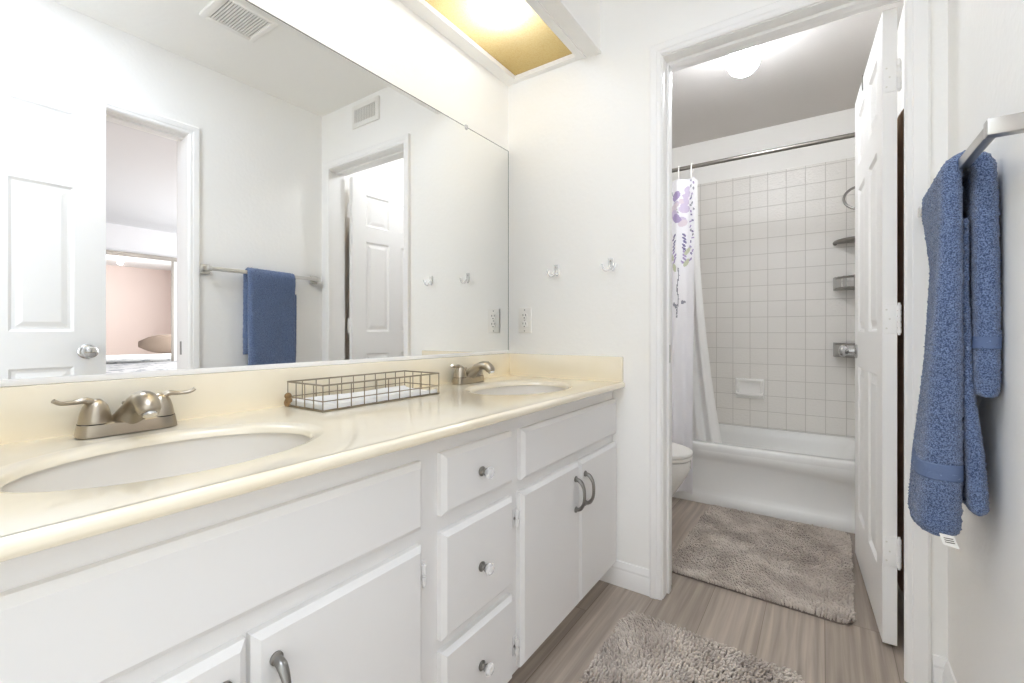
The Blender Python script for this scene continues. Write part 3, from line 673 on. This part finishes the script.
# ------------------------------------------------------------------ bathtub
TX0, TX1, TF, TB, TZ = 0.010, RX-0.010, 2.872, TY-0.002, 0.355
def rrect(x0, x1, y0, y1, r, z, n=8):
    out = []
    for cx_, cy_, a0 in ((x1-r, y1-r, 0), (x0+r, y1-r, PI/2), (x0+r, y0+r, PI), (x1-r, y0+r, 1.5*PI)):
        for i in range(n+1):
            a = a0+PI/2*i/n; out.append((cx_+r*math.cos(a), cy_+r*math.sin(a), z))
    return out
tub = thing('bathtub', 'white alcove bathtub in front of the tiled wall', 'bathtub', (0.757, 3.22, 0))
b = MB()
b.loft([rrect(TX0, TX1, TF+0.002, TB, 0.006, 0.315), rrect(TX0, TX1, TF, TB, 0.010, TZ-0.012), rrect(TX0+0.004, TX1-0.004, TF+0.004, TB-0.003, 0.010, TZ-0.003), rrect(TX0+0.012, TX1-0.012, TF+0.012, TB-0.008, 0.012, TZ),
        rrect(TX0+0.085, TX1-0.085, TF+0.062, TB-0.045, 0.13, TZ), rrect(TX0+0.095, TX1-0.095, TF+0.072, TB-0.053, 0.13, TZ-0.008),
        rrect(TX0+0.11, TX1-0.11, TF+0.085, TB-0.062, 0.14, TZ-0.05), rrect(TX0+0.14, TX1-0.16, TF+0.115, TB-0.09, 0.16, 0.12), rrect(TX0+0.19, TX1-0.22, TF+0.17, TB-0.14, 0.13, 0.075)], cap0=False)
b.obj('shell', M['tubmat'], tub, angle=50)
# apron: rim lip, shallow curved recess whose upper edge dips towards the right end, toe ledge
nx = 40; ring = []
for i in range(nx+1):
    u = i/nx; x = TX0+(TX1-TX0)*u
    dz = -0.05*max(0, (u-0.55)/0.45)**2
    e = min(1.0, min(u, 1-u)*14)
    d = 0.014*e
    ring.append([(x, TF+0.030, 0.322), (x, TF+0.003, 0.322), (x, TF+0.001, 0.310), (x, TF+0.001, 0.285+dz), (x, TF+0.004+d*0.6, 0.268+dz), (x, TF+0.004+d, 0.245+dz), (x, TF+0.004+d, 0.085), (x, TF+0.006, 0.055), (x, TF-0.004, 0.040), (x, TF-0.006, 0.0), (x, TF+0.030, 0.0)])
MB().loft(ring).obj('apron', M['tubmat'], tub, angle=40)

# soap dish on the tiles
sx0, sx1, sz0, sz1 = 0.700, 0.846, 0.553, 0.692
sx0, sx1 = 0.712, 0.892
b = MB(); yb = TY-0.0005
def sring(i, y, dz=0): return [(sx0+i, y, sz0+i), (sx1-i, y, sz0+i), (sx1-i, y, sz1-i), (sx0+i, y, sz1-i)]
b.loft([sring(0, yb), sring(0, yb-0.012), sring(0.006, yb-0.020), sring(0.016, yb-0.020), sring(0.024, yb-0.006), sring(0.030, yb-0.004)])
o = b.obj('soap_dish', M['porcelain'], angle=30); tag(o, 'white ceramic soap dish set in the tiled wall above the tub', 'soap dish')
lp = MB().sweep(spline([(sx0+0.010, yb-0.012, sz0+0.040), (sx0+0.02, yb-0.040, sz0+0.032), ((sx0+sx1)/2, yb-0.052, sz0+0.030), (sx1-0.02, yb-0.040, sz0+0.032), (sx1-0.010, yb-0.012, sz0+0.040)], 24), (0.010, 0.012), 12)
lp.box((sx0+0.012, yb-0.042, sz0+0.012), (sx1-0.012, yb-0.004, sz0+0.030), 0.008)
lp.obj('lip', M['porcelain'], o, angle=50)

# ------------------------------------------------------------------ shower fittings at the right end
o = MB()
hx, hy, hz = 1.415, 3.36, 1.815
ring_pts = [(hx+0.085*math.cos(a), hy+0.03*math.sin(a), hz+0.075*math.sin(a)) for a in np.linspace(0.35*PI, 1.8*PI, 40)]
hose = thing('shower_hose', 'dark looped shower hose hanging at the right end of the tub', 'shower hose', (RX-0.02, 3.36, 1.74))
o.sweep([(RX-0.012, 3.40, 1.92), (RX-0.04, 3.39, 1.915)]+ring_pts+[(RX-0.012, 3.33, 1.74)], 0.0075, 10); o.obj('hose', M['pewter'], hose)
MB().lathe([(0.001, 0), (0.024, 0), (0.022, -0.008), (0.001, -0.010)], (RX-0.0085, 3.40, 1.92), 'x').obj('wall_flange', M['chrome'], hose); MB().lathe([(0.001, 0), (0.024, 0), (0.022, -0.008), (0.001, -0.010)], (RX-0.0085, 3.33, 1.74), 'x').obj('wall_flange', M['chrome'], hose)
def corner_shelf(z, h, label, holes):
    r0 = 0.215; cxx, cyy = RX-0.009, TY-0.001
    t = thing('corner_shelf', label, 'shelf', (cxx-0.08, cyy-0.08, z), 'shower corner shelves')
    n = 14
    arcp = [(cxx-r0*math.cos(a), cyy-r0*0.75*math.sin(a)) for a in np.linspace(0, PI/2, n+1)]
    base = [(cxx, cyy)]+arcp
    MB().loft([[(x, y, z) for x, y in base], [(x, y, z+0.006) for x, y in base]]).obj('tray', M['shelfmetal'], t, angle=30)
    fb = MB()
    if h > 0.03:
        for zz in (z+h-0.008, z+0.008): fb.sweep([(x, y, zz) for x, y in arcp], 0.007, 8)
        for k in (0, 2, 4, 6, 9, 12, n): fb.box((arcp[k][0]-0.010, arcp[k][1]-0.003, z), (arcp[k][0]+0.010, arcp[k][1]+0.003, z+h))
    else:
        fb.sweep([(x, y, z+0.009) for x, y in arcp], 0.010, 8); fb.sphere((arcp[0][0], arcp[0][1]-0.004, z+0.004), 0.013, 12, 8)
    fb.obj('rail', M['shelfmetal'], t)
    return t
corner_shelf(1.585, 0.02, 'thin metal corner shelf below the shower hose, topmost of the three', 0)
corner_shelf(1.287, 0.082, 'metal corner caddy with railed front, middle of the three shower shelves', 1)
corner_shelf(0.862, 0.090, 'metal corner caddy behind the door knob, lowest of the three shower shelves', 1)

# ------------------------------------------------------------------ shower curtain, rod, rings
RYD, RZD = 2.93, 2.040
t = thing('shower_rod', 'straight metal shower curtain rod across the tub alcove', 'curtain rod', (0.757, RYD, RZD))
MB().cyl((0.012, RYD, RZD), (RX-0.012, RYD, RZD), 0.0125, n=20).obj('rod', M['steel'], t)
for x, s in ((0.0085, 1), (RX-0.0085, -1)):
    MB().lathe([(0.001, 0), (0.030, 0), (0.030, s*0.006), (0.018, s*0.022), (0.001, s*0.023)], (x, RYD, RZD), 'x').obj('flange', M['steel'], t)
def curt(s, z):
    """outer curtain surface: s = 0..1 across, z height"""
    f = 1-(z-0.06)/1.89
    x = 0.02+0.565*s+0.010*f*math.sin(7*s)
    amp = 0.020+0.012*f
    y = RYD-0.010-0.085*min(1, f*1.25) + amp*math.sin(2*PI*(5.3*s+0.35))*(0.6+0.4*math.sin(9*s+1)) - 0.018
    if s > 0.93: x += 0
    return x, y
def sheet(fn, z0, z1, ns, nz, th):
    b = MB(); F, B = [], []
    for j in range(nz+1):
        z = z0+(z1-z0)*j/nz
        for i in range(ns+1):
            s = i/ns; x, y = fn(s, z); xa, ya = fn(s-0.004, z); xb, yb_ = fn(s+0.004, z)
            nx_, ny_ = (yb_-ya), -(xb-xa); L = math.hypot(nx_, ny_) or 1
            F.append((x, y, z)); B.append((x-nx_/L*th, y-ny_/L*th, z))
    n = len(F); q = lambda i, j: j*(ns+1)+i; fs = []
    for j in range(nz):
        for i in range(ns):
            fs.append((q(i, j), q(i+1, j), q(i+1, j+1), q(i, j+1))); fs.append((n+q(i, j+1), n+q(i+1, j+1), n+q(i+1, j), n+q(i, j)))
    per = [q(i, 0) for i in range(ns)]+[q(ns, j) for j in range(nz)]+[q(i, nz) for i in range(ns, 0, -1)]+[q(0, j) for j in range(nz, 0, -1)]
    for a, c in zip(per, per[1:]+per[:1]): fs.append((n+a, n+c, c, a))
    return b.add(F+B, fs)
cu = thing('shower_curtain', 'white shower curtain with a purple wisteria print bunched at the left of the tub', 'shower curtain', (0.3, RYD, 0.06))
def lin_fn(s, z):
    f = max(0, 1-(z-0.20)/1.75)
    x = 0.34+(0.226+0.155*f**2.2)*s+0.02
    y = RYD+0.012+0.062*min(1, f*1.6)+(0.010+0.008*f)*math.sin(2*PI*(4.2*s+0.1)) + 0.012*f*math.sin(2*PI*2*s)
    return x, y
sheet(lin_fn, 0.27, 1.962, 60, 40, 0.001).obj('liner', M['liner'], cu, angle=80)
# printed wisteria: the cloth's own faces take the print colours
SL = ['curtain', 'petal_lilac', 'petal_violet', 'petal_deep', 'petal_pink', 'leaf_print', 'twig_print']
marks = []; R = random.Random(4)
def mark(k, s0, z0, a, c, ang): marks.append((SL.index(k), s0*0.565, z0, a, c, ang))
def spray(s0, z0):
    for i in range(11): mark(R.choice(('petal_lilac', 'petal_lilac', 'petal_pink', 'petal_violet')), s0+R.uniform(-0.075, 0.06), z0+R.uniform(-0.10, 0.13), R.uniform(0.016, 0.026), R.uniform(0.018, 0.032), R.uniform(0, PI))
    for i in range(9):
        for sg in (-1, 1): mark('petal_deep' if i < 5 else 'petal_violet', s0+sg*0.055*(1-0.3*i/9)+R.uniform(-.01, .01), z0-0.13-0.021*i, 0.006, 0.014, sg*0.7)
    for i in range(4): mark('leaf_print', s0+(-0.08, 0.07, -0.04, 0.08)[i], z0-(0.26, 0.30, 0.33, 0.23)[i], 0.012, 0.028, (0.5, -0.5, 0.3, -0.6)[i])
    for i in range(18): mark('twig_print', s0+0.006*math.sin(i*0.7), z0-0.34-0.017*i, 0.003, 0.010, 0.15*math.sin(i))
    for i in range(5): mark('twig_print', s0+R.uniform(-0.05, 0.05), z0-0.55+R.uniform(-0.02, 0.02), 0.007, 0.012, R.uniform(0, PI))
for i in range(14): mark('twig_print', 0.70+0.010*i, 1.955-0.010*i-0.0004*i*i, 0.008, 0.003, -0.9)
spray(0.845, 1.745); spray(0.40, 1.70)
for i in range(26): mark(R.choice(('petal_deep', 'twig_print', 'petal_violet')), 0.972+R.uniform(-0.022, 0.018), 1.95-0.020*i+R.uniform(-.01, .01), 0.005, 0.009, R.uniform(0, PI))
for i in range(6): mark('petal_lilac', 0.90+R.uniform(-0.02, 0.02), 1.90-0.02*i, 0.014, 0.02, R.uniform(0, PI))
NS, NZ = 150, 460; CZ0, CZ1 = 0.06, 1.965
cloth = sheet(curt, CZ0, CZ1, NS, NZ, 0.0012).obj('curtain', M['curtain'], cu, angle=80)
for k in SL[1:]: cloth.data.materials.append(M[k])
idx = np.zeros((NZ, NS), np.int32)
gs_, gz_ = np.meshgrid((np.arange(NS)+0.5)/NS*0.565, CZ0+(CZ1-CZ0)*(np.arange(NZ)+0.5)/NZ)
for k, s0, z0, a, c, an in marks:
    du, dv = gs_-s0, gz_-z0; u, v = du*math.cos(an)+dv*math.sin(an), -du*math.sin(an)+dv*math.cos(an)
    idx[(u/a)**2+(v/c)**2 < 1] = k
full = np.zeros(len(cloth.data.polygons), np.int32); full[:2*NS*NZ] = np.repeat(idx.ravel(), 2)
cloth.data.polygons.foreach_set('material_index', full); cloth.data.update()
def ring_thing(x, label):
    tq = thing('curtain_ring', label, 'curtain ring', (x, RYD, 1.96), 'white curtain rings')
    pts = [(x, RYD-0.018, 1.955), (x, RYD-0.022, 1.975), (x, RYD-0.024, 2.01)] + [(x, RYD+0.0175*math.cos(a), RZD+0.0175*math.sin(a)) for a in np.linspace(PI, 0.05*PI, 12)] + [(x, RYD+0.016, 2.012)]
    MB().sweep(pts, 0.0042, 8, up=(1, 0, 0)).obj('ring_wire', M['plastic'], tq)
    return tq
ring_thing(0.485, 'white curtain ring on the rod, second from the curtain edge')
ring_thing(0.560, 'white curtain ring on the rod at the curtain edge')

# ------------------------------------------------------------------ toilet
ty, tx = 2.385, 0.69
t = thing('toilet', 'white toilet beside the tub, half hidden by the door casing', 'toilet', (0.35, ty, 0))
def oval(x0, x1, hw, z, n=40, e=1.0):
    cx_ = x0+(x1-x0)*0.42; out = []
    for k in range(n):
        a = 2*PI*k/n; c_, s_ = math.cos(a), math.sin(a)
        out.append((cx_+(x1-cx_ if c_ > 0 else cx_-x0)*c_, ty+hw*math.copysign(abs(s_)**0.9, s_), z))
    return out
MB().loft([oval(0.15, 0.55, 0.115, 0.0), oval(0.15, 0.55, 0.115, 0.03), oval(0.16, 0.555, 0.112, 0.10), oval(0.17, 0.585, 0.125, 0.17), oval(0.18, 0.625, 0.15, 0.235), oval(0.19, 0.660, 0.176, 0.29), oval(0.19, 0.673, 0.183, 0.325), oval(0.19, 0.675, 0.184, 0.368), oval(0.20, 0.664, 0.176, 0.373)]).obj('bowl', M['porcelain'], t, angle=50)
MB().loft([oval(0.19, 0.676, 0.185, 0.376), oval(0.188, 0.682, 0.188, 0.380), oval(0.188, 0.682, 0.188, 0.391), oval(0.195, 0.674, 0.181, 0.394)]).obj('seat', M['plastic'], t, angle=50)
MB().loft([oval(0.19, 0.678, 0.186, 0.397), oval(0.188, 0.683, 0.189, 0.401), oval(0.188, 0.682, 0.188, 0.411), oval(0.20, 0.664, 0.174, 0.418), oval(0.25, 0.59, 0.11, 0.422)]).obj('lid', M['plastic'], t, angle=50)
MB().box((0.012, ty-0.21, 0.368), (0.19, ty+0.21, 0.74), 0.02, 3).obj('tank', M['porcelain'], t)
MB().box((0.006, ty-0.22, 0.742), (0.20, ty+0.22, 0.775), 0.012, 3).obj('tank_lid', M['porcelain'], t)
MB().sweep([(0.192, ty-0.15, 0.68), (0.205, ty-0.15, 0.68), (0.21, ty-0.12, 0.678), (0.21, ty-0.08, 0.674)], 0.006, 10).obj('flush_lever', M['chrome'], t)

# ------------------------------------------------------------------ rugs
def rug(name, label, cxy, size, rot, rad, pitch, tl, seed):
    t = thing(name, label, 'rug', (cxy[0], cxy[1], 0), 'grey shaggy bath rugs'); rr = np.random.default_rng(seed)
    w_, l_ = size; c_, s_ = math.cos(rot), math.sin(rot)
    tf = lambda x, y: (cxy[0]+c_*x-s_*y, cxy[1]+s_*x+c_*y)
    base = [(*tf(x, y), 0) for x, y, z in rrect(-w_/2, w_/2, -l_/2, l_/2, 0.05, 0)]
    MB().loft([[(x, y, 0.001) for x, y, z in base], [(x, y, 0.007) for x, y, z in base]]).obj('backing', M['rugbase'], t, angle=40)
    nx, ny = int(w_/pitch), int(l_/pitch); vs = []; fs = []; n = 5
    lean_a = rr.uniform(0, 2*PI)
    for i in range(nx):
        for j in range(ny):
            x = -w_/2+(i+0.5+rr.uniform(-.3, .3))*pitch; y = -l_/2+(j+0.5+rr.uniform(-.3, .3))*pitch
            ex, ey = abs(x)-(w_/2-0.05), abs(y)-(l_/2-0.05)
            if ex > 0 and ey > 0 and math.hypot(ex, ey) > 0.05: continue
            # low frequency lean direction makes brushed patches
            a = lean_a+2.2*math.sin(5.1*x+1.3*seed+2*math.sin(4*y))+1.8*math.sin(6.3*y+seed)+rr.uniform(-.5, .5)
            L = tl*rr.uniform(0.75, 1.2); ln = rr.uniform(0.2, 0.6)
            d = (math.cos(a), math.sin(a)); r0 = pitch*rr.uniform(0.42, 0.54)
            o = len(vs)
            for k, (h, off, rr_) in enumerate(((0.0, 0.0, 0.75), (0.5, 0.25, 1.0), (0.88, 0.70, 0.95), (1.0, 0.95, 0.5))):
                px, py, pz = x+d[0]*off*ln*L, y+d[1]*off*ln*L, 0.005+h*L*(1-0.35*ln)
                for q in range(n):
                    b_ = 2*PI*q/n
                    X_, Y_ = tf(px+r0*rr_*math.cos(b_), py+r0*rr_*math.sin(b_)); vs.append((X_, Y_, pz-(0.25*r0*rr_*(math.cos(b_)*d[0]+math.sin(b_)*d[1])*off)))
            for k in range(3):
                for q in range(n):
                    q2 = (q+1) % n; fs.append((o+k*n+q, o+k*n+q2, o+(k+1)*n+q2, o+(k+1)*n+q))
            fs.append(tuple(o+3*n+q for q in range(n)))
    b = MB(); b.v = vs; b.f = fs
    o = b.obj('pile', M['rug'], t, angle=80); o['kind'] = 'stuff'
    return t
rug('bath_rug', 'grey-beige shaggy rug in front of the bathtub', (1.002, 2.385), (0.645, 0.865), math.radians(-1.5), 0.05, 0.0086, 0.019, 3)
rug('bath_rug', 'grey-beige shaggy rug in front of the vanity, cut by the photo edge', (0.905, 1.165), (0.53, 0.83), math.radians(-2), 0.04, 0.0086, 0.020, 11)

# ------------------------------------------------------------------ towel bar and towel
BXR, BZR, B0, B1 = 1.455, 1.356, 1.062, 1.688
t = thing('towel_bar', 'square brushed metal towel bar on the right wall', 'towel bar', (RX, (B0+B1)/2, BZR))
MB().box((BXR-0.008, B0-0.010, BZR-0.010), (BXR+0.008, B1+0.010, BZR+0.010), 0.002).obj('bar', M['chrome2'], t)
for y in (B0, B1):
    b = MB(); b.box((BXR-0.010, y-0.012, BZR-0.014), (RX-0.010, y+0.012, BZR+0.014), 0.003); b.box((RX-0.012, y-0.024, BZR-0.026), (RX-0.0005, y+0.024, BZR+0.026), 0.004)
    b.obj('bracket', M['chrome2'], t)

def towel_strip(path, th, thf, ylo, yhi, nexp, noise, seed, ny=100, us=None):
    """closed thick strip along centre points (x, z): thickness th at the near edge, thf at the far edge; rounded long edges; terry bumps"""
    rr = np.random.default_rng(seed); rings = []
    P = [Vector((p[0], 0, p[1])) for p in path]; m = len(P)
    for i, p in enumerate(P):
        tg = (P[min(i+1, m-1)]-P[max(i-1, 0)]).normalized(); nr = Vector((-tg.z, 0, tg.x))
        h, hf = th[i]/2, thf[i]/2; ya, yb_ = ylo[i], yhi[i]; ring = []
        endf = min(1.0, 0.55+0.45*min(i, m-1-i)/2.0) if us is None else 1.0
        loop = [(ya+h+(yb_-ya-h-hf)*k/ny, 1) for k in range(ny+1)]
        loop += [(yb_-hf+hf*math.sin(a), math.cos(a)) for a in np.linspace(0, PI, 13)[1:-1]]
        loop += [(yb_-hf-(yb_-ya-h-hf)*k/ny, -1) for k in range(ny+1)]
        loop += [(ya+h-h*math.sin(a), -math.cos(a)) for a in np.linspace(0, PI, 13)[1:-1]]
        for (y, c_) in loop:
            v = (y-ya)/(yb_-ya); hh = h+(hf-h)*v
            wob = nexp(us[i] if us else i/(m-1), v)
            q = p + nr*(hh*endf*c_ + rr.normal(0, noise)) + Vector((wob, 0, 0))
            ring.append((q.x, y+rr.normal(0, noise), q.z))
        rings.append(ring)
    return MB().loft(rings)
def densify(path, step=0.003):
    out = []
    for (a, b_) in zip(path[:-1], path[1:]):
        L = math.dist(a, b_); n = max(1, int(L/step))
        for k in range(n): out.append(tuple(a[i]+(b_[i]-a[i])*k/n for i in range(len(a))))
    out.append(path[-1]); return out
tw = thing('bath_towel', 'blue terry bath towel folded over the towel bar', 'towel', (BXR, 1.40, 0.65))
# (x, z, near thickness, far thickness, y low, y high) from the front hem over the bar down to the rear hem
key = [(1.417, 0.600, 0.058, 0.030, 1.262, 1.510), (1.417, 0.616, 0.076, 0.036, 1.256, 1.515), (1.420, 0.72, 0.072, 0.036, 1.252, 1.522), (1.428, 0.92, 0.056, 0.030, 1.248, 1.526), (1.436, 1.15, 0.040, 0.022, 1.248, 1.526), (1.4385, 1.28, 0.034, 0.018, 1.250, 1.525)]
for a in np.linspace(PI, 0, 14): key.append((1.463+0.0245*math.cos(a), 1.340+0.028*math.sin(a), 0.033, 0.018, 1.250, 1.525))
key += [(1.489, 1.28, 0.036, 0.030, 1.250, 1.525), (1.491, 1.05, 0.037, 0.034, 1.250, 1.525), (1.491, 0.915, 0.036, 0.034, 1.248, 1.525), (1.490, 0.892, 0.030, 0.030, 1.248, 1.525)]
D = densify(key); cols = lambda D: [[d[0:2] for d in D]]+[[d[k] for d in D] for k in (2, 3, 4, 5)]
def wob_main(u, v): return v*max(0, min(1, (0.56-u)/0.10))*min(0.019, 0.005+0.05*u) + (0.004*math.sin(2*PI*1.5*v+0.6)+0.0025*math.sin(2*PI*3.1*v+4*u))*max(0, 1-u*2.2)
towel_strip(*cols(D), wob_main, 0.0011, 5).obj('outer_fold', M['towel'], tw, angle=180)
for lo, hi in ((0.715, 0.752), (0.0, 0.0)):
    idx = [i for i, d in enumerate(D) if lo < d[1] < hi and d[0] < 1.46] if hi else [i for i, d in enumerate(D) if 0.985 < d[1] < 1.012 and d[0] > 1.47]
    B_ = [(D[i][0], D[i][1], D[i][2]+0.003, D[i][3]+0.003, D[i][4]-0.0015, D[i][5]+0.0015) for i in idx]
    towel_strip(*cols(B_), wob_main, 0.0002, 8, us=[i/(len(D)-1) for i in idx]).obj('woven_band', M['towelband'], tw, angle=180)
key2 = [(1.480, 0.655, 0.022, 0.02, 1.262, 1.545), (1.480, 0.670, 0.030, 0.02, 1.258, 1.545), (1.475, 0.78, 0.027, 0.02, 1.262, 1.545), (1.466, 0.90, 0.018, 0.015, 1.268, 1.545), (1.462, 1.10, 0.010, 0.01, 1.27, 1.545), (1.462, 1.25, 0.008, 0.008, 1.27, 1.545)]
D2 = densify(key2)
towel_strip(*cols(D2), lambda u, v: 0.0, 0.0011, 6).obj('inner_fold', M['towel'], tw, angle=180)
lb = MB().loft([[(1.418, 1.247, 0.612), (1.440, 1.247, 0.610), (1.441, 1.2485, 0.610), (1.419, 1.2485, 0.612)], [(1.423, 1.238, 0.594), (1.446, 1.238, 0.590), (1.447, 1.2395, 0.590), (1.424, 1.2395, 0.594)]]).obj('care_label', M['label'], tw)
b = MB()
for k in range(3):
    f = 0.30+0.18*k; y = 1.2467+(1.2377-1.2467)*f; z = 0.611-0.019*f
    b.box((1.423+0.004*f, y-0.0003, z-0.0009), (1.437+0.005*f, y+0.0002, z+0.0009))
b.obj('label_lines', M['labelink'], lb)

# ------------------------------------------------------------------ over-door hook and the cloth behind the door
t = thing('over_door_hook', 'small metal hook clipped over the top of the open tub room door', 'hook', (1.37, 2.32, DH))
hp = 2.335
dx = 1.384-math.tan(ang-PI/2)*(hp-1.893)
b = MB(); b.box((dx-0.004, hp-0.009, 2.01), (dx-0.0012, hp+0.009, DH+0.016), 0.0008); b.box((dx-0.004, hp-0.009, DH+0.0135), (dx+0.042, hp+0.009, DH+0.0165), 0.0008); b.box((dx+0.0395, hp-0.009, 1.90), (dx+0.042, hp+0.009, DH+0.016), 0.0008)
b.sweep(spline([(dx+0.042, hp, 1.905), (dx+0.052, hp, 1.890), (dx+0.066, hp, 1.895), (dx+0.068, hp, 1.915)], 14), 0.004, 10)
b.obj('hook_strap', M['steel'], t)
rb = thing('hanging_robe', 'brown cloth hanging behind the open tub room door, seen in the hinge gap', 'robe', (1.465, 2.15, 0.14))
def rfn(s, z):
    f = min(1, (1.76-z)/0.25)
    return 1.468+0.010*math.sin(11*s+2*z), 2.16+(s-0.5)*(0.30+0.22*f)
b = MB(); F, Bk = [], []; ns, nz = 30, 24
rings = []
for j in range(nz+1):
    z = 0.14+(1.775-0.14)*j/nz; ring = []
    hw = 0.222*(1-0.05*(j/nz)**8)
    for k in range(36):
        a = 2*PI*k/36; y = 2.150+hw*math.copysign(abs(math.cos(a))**0.8, math.cos(a)); x = 1.470+(0.024+0.006*math.sin(16*y))*math.sin(a)
        ring.append((x, y, z-0.004*(j/nz)**8*abs(math.cos(a))))
    rings.append(ring)
b.loft(rings); b.obj('cloth', M['brown'], rb, angle=60)

# ------------------------------------------------------------------ bedroom glimpsed in the mirror
cl = thing('mirrored_closet_door', 'sliding mirrored closet door across the bedroom, seen in the vanity mirror', 'closet door', (BX-0.02, 2.2, 0))
MB().box((BX-0.010, 0.9, 0.03), (BX-0.004, 2.57, 2.03)).obj('mirror_panel', M['mirror'], cl, smooth=False)
b = MB(); b.box((BX-0.03, 0.6, 2.03), (BX, 4.1, 2.085)); b.box((BX-0.014, 2.57, 0.0), (BX-0.002, 2.60, 2.03)); b.box((BX-0.014, 0.9, 0.0), (BX-0.002, 2.57, 0.03))
b.obj('track', M['steel'], cl, smooth=False)
b = MB(); b.box((BX-0.006, 2.60, 0.02), (BX-0.0005, 4.15, 2.03)); b.obj('side_panel', M['trim'], cl, smooth=False)
bed = thing('bed', 'bed with white patterned bedding in the next room, reflected in the mirror', 'bed', (5.0, 2.7, 0))
MB().box((3.95, 1.25, 0.05), (6.15, 3.75, 0.32), 0.03).obj('base', M['taupe'], bed)
MB().box((3.90, 1.20, 0.30), (6.20, 3.80, 0.62), 0.07, 4).obj('duvet', M['bedding'], bed, angle=60)
pl = MB(); rings = []
for k in range(13):
    u = k/12; e = math.sin(PI*min(max(u, 0.03), 0.97))**0.5
    rings.append([(4.06+0.09*e*math.cos(a), 2.88+0.80*u, 0.80+(0.175*e)*math.sin(a)) for a in np.linspace(0, 2*PI, 24, endpoint=False)])
pl.loft(rings); tag(pl.obj('pillow', M['taupe'], angle=80), 'taupe cushion standing on the bed, reflected in the mirror', 'cushion')
t = thing('recessed_downlight', 'round recessed downlight in the bedroom ceiling, reflected in the mirror', 'ceiling light', (3.0, 2.9, CZ-0.01))
MB().lathe([(0.055, -0.0005), (0.08, -0.0005), (0.08, -0.006), (0.055, -0.008)], (3.0, 2.9, CZ), 'z').obj('trim_ring', M['plastic'], t)
MB().lathe([(0.001, -0.001), (0.055, -0.001), (0.055, -0.004), (0.001, -0.004)], (3.0, 2.9, CZ), 'z').obj('lens', M['downlight'], t)
